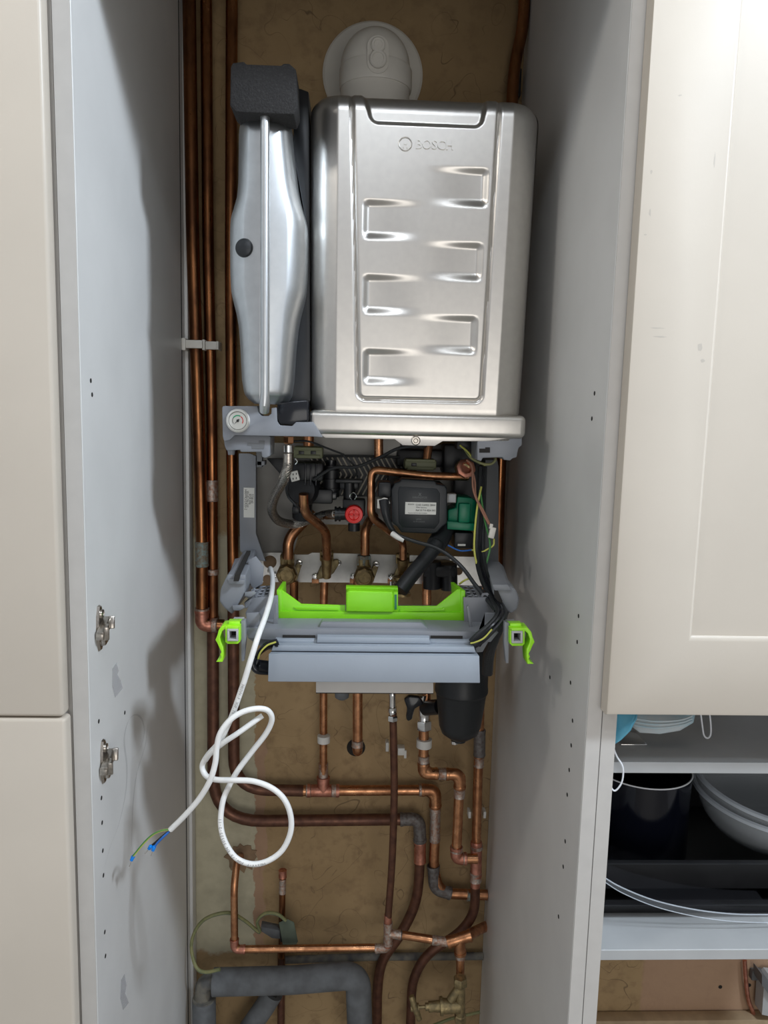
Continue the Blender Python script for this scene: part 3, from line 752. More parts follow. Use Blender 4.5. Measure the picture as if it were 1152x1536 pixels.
# ================================================================== FLUE
Yf = 1.40
fl = thing('flue_elbow', 'off white plastic flue elbow with a round wall plate above the silver boiler cover', 'flue', P(562, 135, 1.40))
b = MB('flue_white'); q = P(559, 114, WALL_Y - .001)
b.lathe([(m(71, 1.47), 0), (m(71, 1.47), .006), (m(68, 1.47), .009), (m(45, 1.47), .010), (m(45, 1.47), .004)], q, (0, -1, 0), None, 72); b.build('wall_plate', fl)
b = MB('flue_white')      # dome elbow: vertical duct that turns back into the wall
R = m(48.5, 1.36); base = P(562, 190, 1.36); topc = P(563, 103, 1.36)
prof = [(R, 0), (R, (topc - base).length)]
for k in range(1, 13):
    a = k / 12 * PI / 2; prof.append((max(R * math.cos(a), 1e-4), (topc - base).length + R * 1.06 * math.sin(a)))
b.lathe(prof, base, topc - base, None, 56)
b.cyl(topc + V((0, 0, -.012)), V((topc.x, WALL_Y, topc.z - .012)), R * .98, None, 56)
b.build('elbow_dome', fl, smooth=60)
b = MB('flue_white'); b.lathe([(R * 1.03, 0), (R * 1.05, .004), (R * 1.05, .03), (R * 1.02, .034)], base + V((0, 0, .055)), (0, 0, 1), None, 56); b.build('collar', fl)
yF = P(0, 0, 1.36).y - R
def stadium(px, py0, py1, rpx, Y, depth, n=14):
    c0, c1 = P(px, py0, Y), P(px, py1, Y); r = m(rpx, Y); pts = []
    for k in range(n + 1): a = PI * k / n; pts.append(c0 + V((r * math.cos(a), 0, r * math.sin(a))))
    for k in range(n + 1): a = PI + PI * k / n; pts.append(c1 + V((r * math.cos(a), 0, r * math.sin(a))))
    k = len(pts); inner = [p for p in pts]
    return [p + V((0, depth, 0)) for p in pts], pts, k
def stad(b, px, py0, py1, rpx, Y, depth, mt):
    back, fr, k = stadium(px, py0, py1, rpx, Y, depth)
    b.raw(fr + back, [tuple(range(k)), tuple(range(k, 2 * k))[::-1]] + [(i, (i + 1) % k, (i + 1) % k + k, i + k) for i in range(k)], mt)
b = MB('flue_white'); stad(b, 567, 70, 93, 15, yF - .004, .03, None); b.build('port_surround', fl)
for px, py, r in ((567, 69, 10), (567, 90, 12)):
    b = MB('flue_white'); b.lathe([(m(r, 1.3), 0), (m(r, 1.3), .006), (m(r - 1.5, 1.3), .0075), (m(r - 4, 1.3), .0075), (m(r - 4.5, 1.3), .006), (.0001, .006)], P(px, py, yF - .003), (0, -1, 0), None, 36); b.build('test_port_cap', fl)

# ================================================================== BOILER
bo = thing('gas_boiler', 'opened wall hung gas boiler, silver cover above and grey control tray hinged down', 'boiler', P(560, 860, 1.30))

# ---- galvanised heat cell cover
YC = 1.125        # distance of its front
def cover():
    x0 = P(467, 400, YC).x; x1 = P(797, 400, YC).x
    zt_ = P(640, 139, YC).z; zb = P(630, 640, YC).z
    r = .026; Rr = .026; depth = .26
    W = x1 - x0; H = zt_ - zb
    # front plane pixels -> local coords (sx to the right, sz down from the top)
    def loc(px, py):
        q = P(px, py, YC); return q.x - x0, zt_ - q.z
    def cross(lo, hi, n, fine):
        """non uniform samples: dense in the rim"""
        a = [fine * (i / 10) ** 1.3 for i in range(11)]
        mid = [fine + (hi - lo - 2 * fine) * i / n for i in range(1, n)]
        return a + mid + [(hi - lo) - v for v in a[::-1]]
    xs = cross(0, W, 190, Rr); zs = cross(0, H, 290, Rr)
    def sstep(a, b_, v):
        t = max(0., min(1., (v - a) / (b_ - a))); return t * t * (3 - 2 * t)
    def plin(v, a, b_): return max(0., min(1., (v - a) / (b_ - a)))
    # feature lines in pixel space converted once
    U = [loc(528, 158), loc(537, 598), loc(722, 602), loc(749, 170)]
    cl_, cr_ = (loc(507, 200), loc(503, 620)), (loc(770, 200), loc(745, 620))
    pk = []
    def pocket(pxa, pxb, pya, pyb, side):
        a = loc(pxa, pya); c = loc(pxb, pyb)
        pk.append((a[0], c[0], a[1], c[1], side))
    k = .4514
    def cx(v): return 320 + v * k
    def cy(v): return 20 + v * k
    for (xe, ya, yb) in ((912, 514, 640), (893, 762, 886), (874, 1006, 1128)): pocket(cx(xe - 215), cx(xe), cy(ya), cy(yb), 'R')
    for (xe, ya, yb) in ((497, 624, 752), (497, 873, 1000), (498, 1120, 1232)): pocket(cx(xe), cx(xe + 215), cy(ya), cy(yb), 'L')
    rec = [loc(545, 139), loc(557, 184), loc(722, 186), loc(732, 150)]
    def line_x(p, q, z): t = (z - p[1]) / (q[1] - p[1]); return p[0] + (q[0] - p[0]) * t
    def groove(d, wd): return math.exp(-(d / wd) ** 2)
    def h(x, z):
        d = 0.
        # chamfers outside the crease lines
        xl = line_x(cl_[0], cl_[1], z); xr = line_x(cr_[0], cr_[1], z)
        if x < xl: d += (xl - x) * .42
        if x > xr: d += (x - xr) * .42
        # U shaped raised panel line
        ul = line_x(U[0], U[1], z); ur = line_x(U[3], U[2], z); ub = U[1][1] + (x - U[1][0]) / (U[2][0] - U[1][0]) * (U[2][1] - U[1][1])
        inside = min(x - ul, ur - x, ub - z)
        rr = .010
        dl, dr, db = x - ul, ur - x, ub - z
        if dl < rr and db < rr and dl > -rr and db > -rr: inside = rr - math.hypot(rr - dl, rr - db)
        if dr < rr and db < rr and dr > -rr and db > -rr: inside = rr - math.hypot(rr - dr, rr - db)
        d += .0030 * groove(inside, .0024)
        d -= .0022 * sstep(-.002, .004, inside)
        # left strip: step at the top corner
        # top recess
        t_ = z / rec[1][1]
        if z < rec[1][1] + .01:
            a = rec[0][0] + (rec[1][0] - rec[0][0]) * min(1, t_); c = rec[3][0] + (rec[2][0] - rec[3][0]) * min(1, t_)
            ins = min(x - a, c - x, rec[1][1] - z)
            e1, e2, e3 = x - a, c - x, rec[1][1] - z; q = .010
            if e1 < q and e3 < q: ins = q - math.hypot(q - e1, q - e3) if e1 > -q and e3 > -q else ins
            if e2 < q and e3 < q: ins = q - math.hypot(q - e2, q - e3) if e2 > -q and e3 > -q else ins
            d += .0075 * sstep(-.003, .004, ins)
        for (a, c, z0, z1, side) in pk:
            if x < a - .006 or x > c + .006 or z < z0 - .008 or z > z1 + .008: continue
            ramp = (x - a) / (c - a) if side == 'R' else (c - x) / (c - a)
            ramp = max(0., min(1., ramp)); 
            end = sstep(-.002, .010, (c - x) if side == 'R' else (x - a))
            ramp2 = sstep(.05, .95, ramp) * .8 + .2 * ramp
            prof = sstep(-.004, .0065, z - z0) * sstep(-.005, .010, z1 - z)
            d += .0062 * ramp2 * end * prof
        return d
    verts = []; nx, nz = len(xs), len(zs)
    for j, z in enumerate(zs):
        for i, x in enumerate(xs):
            # project into the rounded outline
            qx, qz = x, z
            cxm = min(max(x, r), W - r); czm = min(max(z, r), H - r)
            dx, dz = x - cxm, z - czm; L = math.hypot(dx, dz)
            if L > r: qx, qz = cxm + dx / L * r, czm + dz / L * r
            s = min(qx, W - qx, qz, H - qz)
            if L > 0 and (dx != 0 and dz != 0): s = r - min(L, r)
            s = max(0, s)
            push = (Rr - math.sqrt(max(0, Rr * Rr - (Rr - s) ** 2))) if s < Rr else 0
            fl_ = (qx / W - .5) * 2; qx += (m(9, YC) if fl_ > 0 else m(6, YC)) * fl_ * abs(fl_) ** 3 * (1 - qz / H) ** .7 if qz < H else 0
            verts.append(V((x0 + qx, YC + push + h(qx, qz), zt_ - qz)))
    faces = []
    for j in range(nz - 1):
        for i in range(nx - 1):
            a = j * nx + i; faces.append((a, a + nx, a + nx + 1, a + 1))
    # skirt
    loop = [i for i in range(nx)] + [j * nx + nx - 1 for j in range(1, nz)] + [(nz - 1) * nx + i for i in range(nx - 2, -1, -1)] + [j * nx for j in range(nz - 2, 0, -1)]
    base = len(verts); n = len(loop)
    for ring, (yy, grow) in enumerate(((.035, 0), (.10, 0), (depth, 0))):
        for v in loop:
            p = verts[v].copy(); sx = 1 if p.x > (x0 + x1) / 2 else -1
            zz = (zt_ - p.z); dent = 0
            if .04 < zz < H - .02 and min(p.x - x0, x1 - p.x) < .004 and ring < 2:
                for q in (.335, .405, .465): dent += .0045 * sstep(-.012, -.009, zz - q) * (1 - sstep(.009, .012, zz - q))
                dent += .002 * sstep(.30, .33, zz)
            p.y = YC + yy + (.0 if ring else 0); p.x -= sx * dent; verts.append(p)
    prev = loop
    for ring in range(3):
        cur = [base + ring * n + k for k in range(n)]
        for k in range(n): faces.append((prev[k], prev[(k + 1) % n], cur[(k + 1) % n], cur[k]))
        prev = cur
    t = bmesh.new(); vv = [t.verts.new(v) for v in verts]
    for f in faces:
        try: t.faces.new([vv[k] for k in f])
        except ValueError: pass
    bmesh.ops.remove_doubles(t, verts=t.verts, dist=1e-6); bmesh.ops.dissolve_degenerate(t, edges=t.edges, dist=1e-6)
    bmesh.ops.recalc_face_normals(t, faces=t.faces)
    b = MB('zinc'); b.add(t, 'zinc'); return b
cv = cover().build('heat_cell_cover', bo, smooth=50)
# rolled corner lugs at the top, left and right of the recess
b = MB('zinc')
# embossed lettering and round emblem
q = P(608, 216, YC - .0026)
b.text('BOSCH', P(652, 217.5, YC - .0028), .0175, 'zinc', .0009, sx=.936, bold=True)
b.bm.verts.ensure_lookup_table()
t_ = []
for r_, rad in ((.0088, .0008),):
    b.tube([q + V((r_ * math.cos(2 * PI * k / 36), 0, r_ * math.sin(2 * PI * k / 36))) for k in range(37)], rad, 'zinc', 8, caps=False)
b.box(q + V((-.0026, 0, 0)), (.0015, .0013, .0105), 'zinc'); b.box(q + V((.0026, 0, 0)), (.0015, .0013, .0105), 'zinc'); b.box(q, (.0045, .0013, .0015), 'zinc')
b.build('embossed_lettering', cv)
# lower flange lip
b = MB('zinc')
yl = YC - .004
A = [(463, 620), (468, 614), (783, 616), (789, 624), (788, 650), (778, 657), (480, 649), (466, 640)]
b.hull2(A, yl, A, yl + .004, 'zinc', .0)
b.bm.free(); b = MB('zinc')
c = P(627, 637, yl); wd = m(327, yl)
b.box((c.x, yl + .11, c.z), (wd, .22, m(36, yl)), 'zinc', .009, seg=5)
b.build('lower_flange', cv)
b = MB('steel_plate')
b.poly([(478, 650), (768, 655), (763, 662), (664, 662), (652, 669), (604, 668), (592, 659), (488, 657)], yl + .006, .003, 'zinc', .0006)
b.build('fixing_strip', bo)
b = MB('chrome'); q = P(623.5, 661, yl + .006); b.lathe([(m(7, 1.13), 0), (m(7, 1.13), .0018), (m(5.4, 1.13), .003), (m(3.6, 1.13), .003), (m(2.6, 1.13), .0016), (.0001, .0016)], q, (0, -1, 0), 'nickel', 28); b.build('screw', bo)

# ---- expansion vessel
YV = 1.085
def vessel():
    ys = [168, 178, 220, 262, 285, 305, 320, 340, 400, 432, 450, 470, 490, 520, 570, 592, 600, 606]
    lf = [355, 354, 353.5, 353, 351, 345, 341, 340, 340, 341, 345, 350, 353, 355, 357, 361, 366, 374]
    rt = [430, 431, 435, 440, 444, 450, 454, 456, 455, 453, 449, 444, 441, 438, 435, 432, 428, 420]
    # resample rows smoothly
    rows = []
    for k in range(len(ys) - 1):
        for t in (0, .25, .5, .75): rows.append((ys[k] + (ys[k + 1] - ys[k]) * t, lf[k] + (lf[k + 1] - lf[k]) * t, rt[k] + (rt[k + 1] - rt[k]) * t))
    rows.append((ys[-1], lf[-1], rt[-1]))
    sm = rows
    for _ in range(3):
        sm = [sm[0]] + [(sm[i][0], (sm[i - 1][1] + 2 * sm[i][1] + sm[i + 1][1]) / 4, (sm[i - 1][2] + 2 * sm[i][2] + sm[i + 1][2]) / 4) for i in range(1, len(sm) - 1)] + [sm[-1]]
    cx_ = 397
    prof = [(-1, .30), (-1, .12), (-1, .055), (-.985, .040), (-.93, .029), (-.80, .018), (-.60, .0085), (-.52, .007), (-.2, .0035), (0, .002),
            (.2, .0035), (.52, .007), (.60, .0085), (.80, .018), (.93, .029), (.985, .040), (1, .055), (1, .12), (1, .30)]
    verts = []; n = len(prof)
    for (y, l, r) in sm:
        q = P(cx_, y, YV); f = 0
        if y > 590: f = (y - 590) / 16 * .018
        if y < 185: f = (185 - y) / 17 * .010
        for u, d in prof:
            wl = m((cx_ - l) if u < 0 else (r - cx_), YV)
            bulge = .012 * max(0, 1 - abs((y - 385) / 120) ** 4) * (abs(u) ** 2) if False else 0
            verts.append(V((q.x + u * wl, YV + d + f + bulge, q.z)))
    fs = []
    for j in range(len(sm) - 1):
        for i in range(n - 1):
            a = j * n + i; fs.append((a, a + n, a + n + 1, a + 1))
        fs.append((j * n + n - 1, (j + 1) * n + n - 1, (j + 1) * n, j * n))
    fs.append(tuple(range(n))); fs.append(tuple(range((len(sm) - 1) * n, len(sm) * n)))
    b = MB('vessel_zinc'); b.raw(verts, fs, 'vessel_zinc'); return b
ev = vessel().build('expansion_vessel', bo, smooth=42)
b = MB('vessel_zinc')      # pressed rim seam standing proud down the middle
ptsL = [P(397.5, y, YV - .006) for y in (160, 250, 350, 450, 550, 590)] + [P(397, 606, YV - .004), P(396.5, 617, YV + .004)]
b.tube(ptsL, [m(6.6, YV)] * 6 + [m(8, YV), m(7, YV)], 'vessel_zinc', 18); 
b.box((P(391, 385, YV).x, YV + .004, P(391, 385, YV).z), (.0016, .012, m(430, YV)), 'vessel_zinc')
b.build('rim_seam', ev)
b = MB('black_rubber'); b.lathe([(m(13, YV), -.006), (m(13.5, YV), .001), (m(12, YV), .004), (m(8, YV), .006), (.0001, .0065)], P(366.5, 372, YV + .008), (-.25, -1, 0), 'black_rubber', 36); b.build('rubber_plug', ev)
b = MB('foam')
A = [(346, 100), (349, 94), (366, 92), (369, 96), (422, 98), (425, 95), (434, 95), (444, 104), (446, 160), (441, 172), (354, 168), (345, 158)]
b.poly(A, YV - .020, .055, 'foam', .007, 3); b.build('foam_block', ev)
b = MB('black_plastic'); b.poly([(440, 130), (452, 133), (463, 137), (464, 200), (466, 600), (452, 632), (420, 630), (440, 560), (456, 430), (456, 320), (440, 230)], YV + .07, .13, 'black_plastic', .002); b.build('vessel_bracket', bo)
b = MB('black_gloss'); b.poly([(416, 604), (462, 600), (463, 632), (445, 634), (441, 638), (420, 637), (415, 626)], YV + .03, .05, 'black_gloss', .003); b.build('vessel_foot', bo)

# ---- chassis: upper cross member with gauge
YG = 1.115
b = MB('grey_plastic')
b.poly([(333, 611), (335, 609), (386, 609), (388, 619), (392, 624), (403, 624), (407, 620), (407, 612), (415, 611), (416, 632), (420, 638), (438, 639), (444, 633), (470, 633), (484, 656), (470, 655), (403, 654), (352, 653), (345, 660), (336, 662), (334, 655)], YG, .035, 'grey_plastic', .0012)
b.build('gauge_panel', bo)
b = MB('grey_plastic')
b.poly([(335, 655), (345, 653), (401, 653), (406, 655), (405, 684), (399, 687), (393, 686), (392, 678), (361, 678), (360, 675), (340, 676), (337, 670)], YG + .012, .06, 'grey_plastic', .0015)
b.build('chassis_bracket', bo)
b = MB('dark_hole'); b.poly([(371, 664), (389, 665), (388, 661), (397, 661), (396, 673), (378, 673), (378, 668), (371, 668)], YG + .0112, .01, 'dark_grey_plastic'); b.build('bracket_slot', bo)
b = MB('grey_plastic'); b.lathe([(m(6, 1.13), 0), (m(5, 1.13), .008)], P(347, 674, YG + .03), (0, 0, -1), 'grey_plastic', 16); b.build('bracket_peg', bo)
b = MB('grey_plastic')
b.poly([(768, 655), (783, 653), (783, 668), (778, 672), (775, 686), (768, 688), (766, 691), (756, 690), (754, 686), (724, 687), (722, 692), (716, 690), (716, 662)], YG + .012, .06, 'grey_plastic', .0015)
b.build('chassis_bracket', bo)
b = MB('dark_hole'); b.poly([(719, 673), (728, 673), (728, 671), (735, 671), (735, 679), (719, 679)], YG + .0112, .01, 'dark_hole'); b.build('bracket_slot', bo)
ga = MB('white_plastic'); q = P(357.3, 631, YG)
ga.lathe([(m(17.5, YG), 0), (m(17.5, YG), .003), (m(16, YG), .006), (m(14.2, YG), .007), (m(13.6, YG), .004)], q, (0, -1, 0), 'white_plastic', 48)
ga = ga.build('pressure_gauge', bo)
b = MB('label_white'); b.lathe([(m(14, YG), 0), (m(14, YG), .0008)], q + V((0, -.0035, 0)), (0, -1, 0), 'label_white', 48)
def arc(b, r, a0, a1, wd, mt, yy, n=16):
    vs = []; 
    for k in range(n + 1):
        a = math.radians(a0 + (a1 - a0) * k / n)
        for rr in (r - wd, r + wd): vs.append(q + V((rr * math.cos(a), yy, rr * math.sin(a))))
    b.raw(vs, [(2 * k, 2 * k + 1, 2 * k + 3, 2 * k + 2) for k in range(n)], mt)
R7 = m(7.6, YG)
arc(b, R7, 215, 150, .0004, 'ink', -.0046); arc(b, R7, 148, 60, .0008, 'gauge_green', -.0046); arc(b, R7, 55, -30, .0006, 'gauge_red', -.0046); arc(b, m(13, YG), 0, 360, .00025, 'ink', -.0046, 48)
b.build('gauge_dial', ga)
b = MB('ink'); nd = V((-math.cos(math.radians(44)), 0, -math.sin(math.radians(44)))); pp = V((nd.z, 0, -nd.x))
b.raw([q + V((0, -.0052, 0)) + nd * m(9, YG), q + V((0, -.0052, 0)) + pp * .0008 - nd * .003, q + V((0, -.0052, 0)) - pp * .0008 - nd * .003], [(0, 1, 2)], 'ink')
b.lathe([(m(2, YG), 0), (m(1.6, YG), .002)], q + V((0, -.0045, 0)), (0, -1, 0), 'ink', 16)
b.build('needle', ga)

# ---- back frame and uprights
YB = 1.36
b = MB('back_steel'); b.poly([(384, 664), (735, 668), (735, 790), (452, 786), (440, 830), (384, 830)], 1.40, .003, 'back_steel'); bp_ = b.build('back_plate', bo)
b = MB('black_plastic'); b.poly([(400, 688), (436, 688), (438, 722), (428, 720)], 1.34, .02, 'black_plastic', .001); b.build('side_gusset', bo)
b = MB('grey_plastic'); b.poly([(470, 655), (600, 657), (600, 684), (490, 684), (470, 676)], 1.33, .01, 'back_steel'); b.build('rear_bar', bo)
b = MB('dark_grey_plastic'); b.pbox(540, 714, 1.352, 150, 62, .004, 'black_plastic'); hb = b.build('ribbed_insulation', bo)
b = MB('ridge_grey')
for k in range(17):
    x = 470 + k * 8
    for (x0, y0, x1, y1) in ((x - 4, 686, x + 10, 712), (x + 10, 712, x - 6, 742)):
        b.tube(PP([(x0, y0, 1.350), (x1, y1, 1.350)]), m(1.3, 1.35), 'ridge_grey', 6)
b.build('herringbone_rib', hb)
b = MB('grey_plastic')
b.hull2([(358, 680), (374, 680), (384, 684), (384, 800), (398, 842), (372, 838), (360, 826)], 1.30, [(360, 680), (374, 680), (386, 684), (386, 800), (400, 842), (374, 838), (362, 826)], 1.39, 'grey_plastic', .001)
up = b.build('chassis_upright', bo)
b = MB('grey_plastic'); b.pbox(391, 695, 1.29, 12, 7, .03, 'grey_plastic', .001); b.pbox(389, 688, 1.29, 8, 26, .02, 'dark_grey_plastic', .001); b.build('cable_hook', bo)
b = MB('label_white'); qx = P(373.5, 754, 1.2995)
b.box(qx, (m(16, 1.3), .0008, m(45, 1.3)), 'label_white')
rot90 = Euler((PI / 2, 0, 0)).to_matrix().to_4x4()
for dx, dz, txt, s in ((-5, 8, 'HRFMO/2X03-2', .0058), (-1.8, 9, 'Wr-41 No 3-H', .0050), (1.4, 9, '8738 20I6', .0050), (4.8, 10, '7738 60', .0055)):
    b.text(txt, qx + V((m(dx, 1.3), -.0006, m(dz, 1.3) - .004)), s, 'ink', .00005, rot=(PI / 2, PI / 2, 0), sx=.9)
b.build('rating_label', up)
b = MB('dark_grey_plastic'); b.poly([(728, 690), (746, 690), (748, 700), (748, 880), (728, 860)], 1.33, .06, 'dark_grey_plastic', .001); b.build('chassis_upright', bo)  # right upright, like the left one; its shade is put into the darker colour

# ---- mounting plate with valves
YM = 1.395
b = MB('steel_plate')
b.poly([(386, 829), (428, 829), (431, 832), (462, 832), (468, 829), (735, 836), (735, 879), (560, 874), (386, 873)], YM, .003, 'steel_plate'); mp_ = b.build('mounting_plate', bo)
b = MB('dark_hole')
for px, py, r in ((405, 843, 10), (688, 857, 6), (401, 869, 7)):
    c = MB('plaster_patch'); qq = P(px, py, YM - .0005); c.lathe([(m(r, YM), 0), (m(r, YM), .0007)], qq + V((0, .0003, 0)), (0, -1, 0), 'plaster_patch', 28); c.build('plate_hole', mp_)
b.bm.free()
for px, py in ((449, 844), (507, 844), (564, 846), (677, 847), (473, 864), (530, 864), (587, 865), (637, 858), (414, 862)):
    s_ = MB('chrome'); q = P(px, py, YM - .0005)
    s_.lathe([(m(5.2, YM), 0), (m(5.2, YM), .0016), (m(4, YM), .0045), (m(2.2, YM), .0048), (m(1.8, YM), .003), (.0001, .003)], q, (0, -1, 0), 'chrome', 24); s_.build('screw', mp_)
b = MB('ink')
for px, txt in ((455, 'III'), (515, 'III'), (578, 'A'), (520, '—')): pass
b.bm.free()
for px in (473, 530, 587):
    b = MB('copper'); b.pbox(px, 872, YM - .004, 11, 7, .004, 'copper', .0008); b.build('earth_tab', mp_)
def valve(px, py, kind, mt='brass', Y=1.345):
    t = MB(mt)
    if kind == 'cap':       # body with a round hex cap facing forward
        t.tube(PP([(px, py - 16, Y + .02), (px, py + 22, Y + .02)]), m(11, Y), mt, 24)
        q = P(px, py + 8, Y + .015)
        t.lathe([(m(15, Y), 0), (m(16, Y), .004), (m(16, Y), .020), (m(14, Y), .024)], q, (0, -1, 0), mt, 8)
        t.lathe([(m(13, Y), .0), (m(13, Y), .027), (m(10, Y), .030), (m(9, Y), .030), (m(8.6, Y), .027), (.0001, .027)], q, (0, -1, 0), mt, 32)
        t.poly([(px - 4, py + 26), (px + 14, py - 6), (px + 22, py - 4), (px + 14, py + 20)], YM - .006, .006, 'old_brass', .002)
    if kind == 'sweep':
        t.tube(PP([(px, py - 14, Y + .01), (px, py + 18, Y + .03)]), [m(9, Y), m(7, Y)], mt, 24)
        t.poly([(px - 16, py + 18), (px - 9, py + 2), (px + 4, py - 6), (px + 18, py - 8), (px + 19, py - 1), (px + 10, py + 14), (px - 4, py + 21), (px - 15, py + 23)], YM - .010, .010, 'old_brass', .004)
    t.build('isolation_valve', mp_)
    n_ = MB(mt); n_.tube(PP([(px, py - 21, Y + .02), (px, py - 19, Y + .02), (px, py - 8, Y + .02), (px, py - 6, Y + .02)]), [m(10.5, Y), m(12, Y), m(12, Y), m(10.5, Y)], mt if px != 546 else 'verdigris', 6); n_.build('union_nut', mp_)
valve(431, 851, 'cap'); valve(490, 847, 'sweep'); valve(546, 854, 'cap'); valve(604, 851, 'sweep')
b = MB('brass')
for k in range(5): b.lathe([(m(13 - k % 2 * 3, 1.36), 0), (m(13 - k % 2 * 3, 1.36), .005)], P(603, 865 + k * 6, 1.35), (0, 0, -1), 'brass', 24)
b.build('drain_cock', mp_)
b = MB('brass'); b.lathe([(m(13, 1.37), 0), (m(13, 1.37), .010), (m(9, 1.37), .012)], P(669, 842, 1.37), (0, 0, -1), 'old_brass', 6); b.build('union_nut', mp_)
b = MB('black_plastic')
b.tube(PP([(648, 842, 1.34), (648, 882, 1.34)]), m(14, 1.34), 'black_plastic', 24); b.tube(PP([(673, 846, 1.34), (674, 884, 1.34)]), m(13, 1.34), 'black_plastic', 24)
b.pbox(660, 858, 1.325, 50, 18, .03, 'black_plastic', .004); b.build('isolation_valve', mp_)

# ---- pipes inside the boiler
def bpipe(pts, r, cr, mt='copper', nm='copper_pipe'):
    w3 = PP(pts); Y = pts[0][2]; b = MB(mt); b.tube(fil(w3, m(cr, Y), 9), m(r, Y), mt, 22); return b.build(nm, bo)
bpipe([(432, 838, 1.355), (432, 808, 1.355), (458, 780, 1.37), (470, 770, 1.38)], 8.2, 24)
bpipe([(455.5, 741, 1.243), (456, 768, 1.25), (489, 796, 1.30), (490.5, 836, 1.35)], 7.4, 18)
bpipe([(547.5, 832, 1.36), (547.5, 790, 1.36), (562, 772, 1.38)], 7.0, 20)
bpipe([(604.5, 838, 1.35), (604.5, 812, 1.34), (578, 792, 1.28), (556.5, 775, 1.25), (557, 704, 1.25), (640, 714, 1.24), (702, 715, 1.25)], 5.6, [12, 14, 14, 14, 30][0])
bpipe([(568, 640, 1.30), (568, 688, 1.30)], 6.8, 5)
bpipe([(668, 655, 1.32), (644, 660, 1.30), (640, 692, 1.29)], 6.2, 14)
bpipe([(463, 650, 1.30), (463, 672, 1.30)], 8, 5)
for px, y0, y1, r, mt in ((640, 872, 905, 7, 'copper'), (441, 872, 905, 6.5, 'old_copper'), (640, 880, 1070, 6.4, 'copper')):
    bpipe([(px, y0, 1.36), (px, y1, 1.36)], r, 3, mt)
bpipe([(537, 868, 1.385), (536.5, 1010, 1.40)], 7.2, 3, 'copper')
bpipe([(588, 872, 1.385), (588.5, 1045, 1.36)], 4.6, 3, 'chrome')
# brass flow sensor elbow
b = MB('brass'); q = P(697, 704, 1.24)
b.lathe([(m(14, 1.24), 0), (m(15, 1.24), .003), (m(15, 1.24), .008), (m(12, 1.24), .010), (m(9, 1.24), .010), (m(8, 1.24), .002), (.0001, .002)], q, (.2, -1, .35), 'pink_copper', 8)
b.lathe([(m(12, 1.24), 0), (m(12, 1.24), .03)], q, (0, 1, 0), 'old_brass', 20); b.build('union_nut', bo)

# braided filling hose
hz = MB('braid')
hp = cat(PP([(432.5, 690, 1.20), (431, 702, 1.20), (424, 722, 1.21), (412, 745, 1.25), (408, 765, 1.28), (418, 781, 1.31), (440, 786, 1.335), (462, 780, 1.325), (485, 773, 1.296), (503, 771, 1.268)]), 8)
hz.tube(hp, m(7.2, 1.2), 'braid', 24)
# woven strands
for s_ in (1, -1):
    for k in range(10):
        pts = []
        for i, p in enumerate(hp):
            a = s_ * i * .30 + k * PI / 5
            d = (hp[min(i + 1, len(hp) - 1)] - hp[max(i - 1, 0)]).normalized(); u = d.cross(V((0, 1, 0))).normalized(); v = V((0, 1, 0))
            pts.append(p + (u * math.cos(a) + v * math.sin(a)) * m(7.2, 1.2))
        hz.tube(pts, .00055, 'nickel', 5)
hz = hz.build('braided_hose', bo)
b = MB('chrome'); 
b.tube(PP([(432.5, 668, 1.20), (432.5, 678, 1.20)]), m(8, 1.2), 'chrome', 24); b.tube(PP([(432.5, 680, 1.20), (432.5, 694, 1.20)]), m(8, 1.2), 'nickel', 24)
b.tube(PP([(488, 772.5, 1.292), (510, 771, 1.262)]), m(7.6, 1.24), 'chrome', 24); b.build('ferrule', hz)
b = MB('pink_copper'); b.tube(PP([(433, 653.5, 1.19), (433, 655, 1.19), (433, 664, 1.19), (433, 666, 1.19)]), [m(7, 1.2), m(8.2, 1.2), m(8.2, 1.2), m(6, 1.2)], 'copper', 6); b.build('hose_nut', hz)

# diverter valve block, black moulded
b = MB('black_plastic')
b.lathe([(m(21, 1.27), 0), (m(23, 1.27), .006), (m(23, 1.27), .035), (m(20, 1.27), .042)], P(462, 735, 1.30), (-.2, -1, .1), 'black_plastic', 40)
b.lathe([(m(26, 1.27), 0), (m(26, 1.27), .012)], P(455, 733, 1.30), (-.15, -1, .1), 'black_plastic', 40)
b.pbox(462, 708, 1.255, 46, 28, .06, 'black_plastic', .005); b.tube(PP([(455, 735, 1.30), (453, 775, 1.32)]), m(15, 1.3), 'black_plastic', 24)
b.pbox(482, 745, 1.27, 34, 22, .04, 'black_plastic', .003)
b.pbox(444, 765, 1.29, 12, 12, .03, 'black_plastic', .003)
for dx in (-8, 0, 8): b.pbox(466 + dx, 712, 1.251, 2.5, 34, .01, 'black_gloss', .001)
b.build('diverter_valve', bo)
b = MB('black_plastic')
b.tube(PP([(497, 698, 1.29), (497, 745, 1.29)]), m(12, 1.29), 'black_plastic', 24); b.tube(PP([(497, 690, 1.29), (497, 700, 1.29)]), m(8, 1.29), 'black_gloss', 24)
for y in (705, 718, 732): b.tube(PP([(497, y, 1.288), (497, y + 3, 1.288)]), m(13.5, 1.29), 'black_plastic', 24)
b.pbox(490, 744, 1.275, 30, 12, .02, 'black_gloss', .002); b.build('check_valve', bo)
b = MB('white_plastic'); q = P(442, 714, 1.245)
b.box(q, (m(13, 1.245), .01, m(15, 1.245)), 'white_plastic', .001, rot=(0, -.28, 0))
for dx, dz in ((-.002, .003), (.003, .004), (-.002, -.004), (.003, -.003)): b.box(q + V((dx, -.005, dz)), (.0014, .001, .003), 'ink')
b.build('wire_connector', bo)
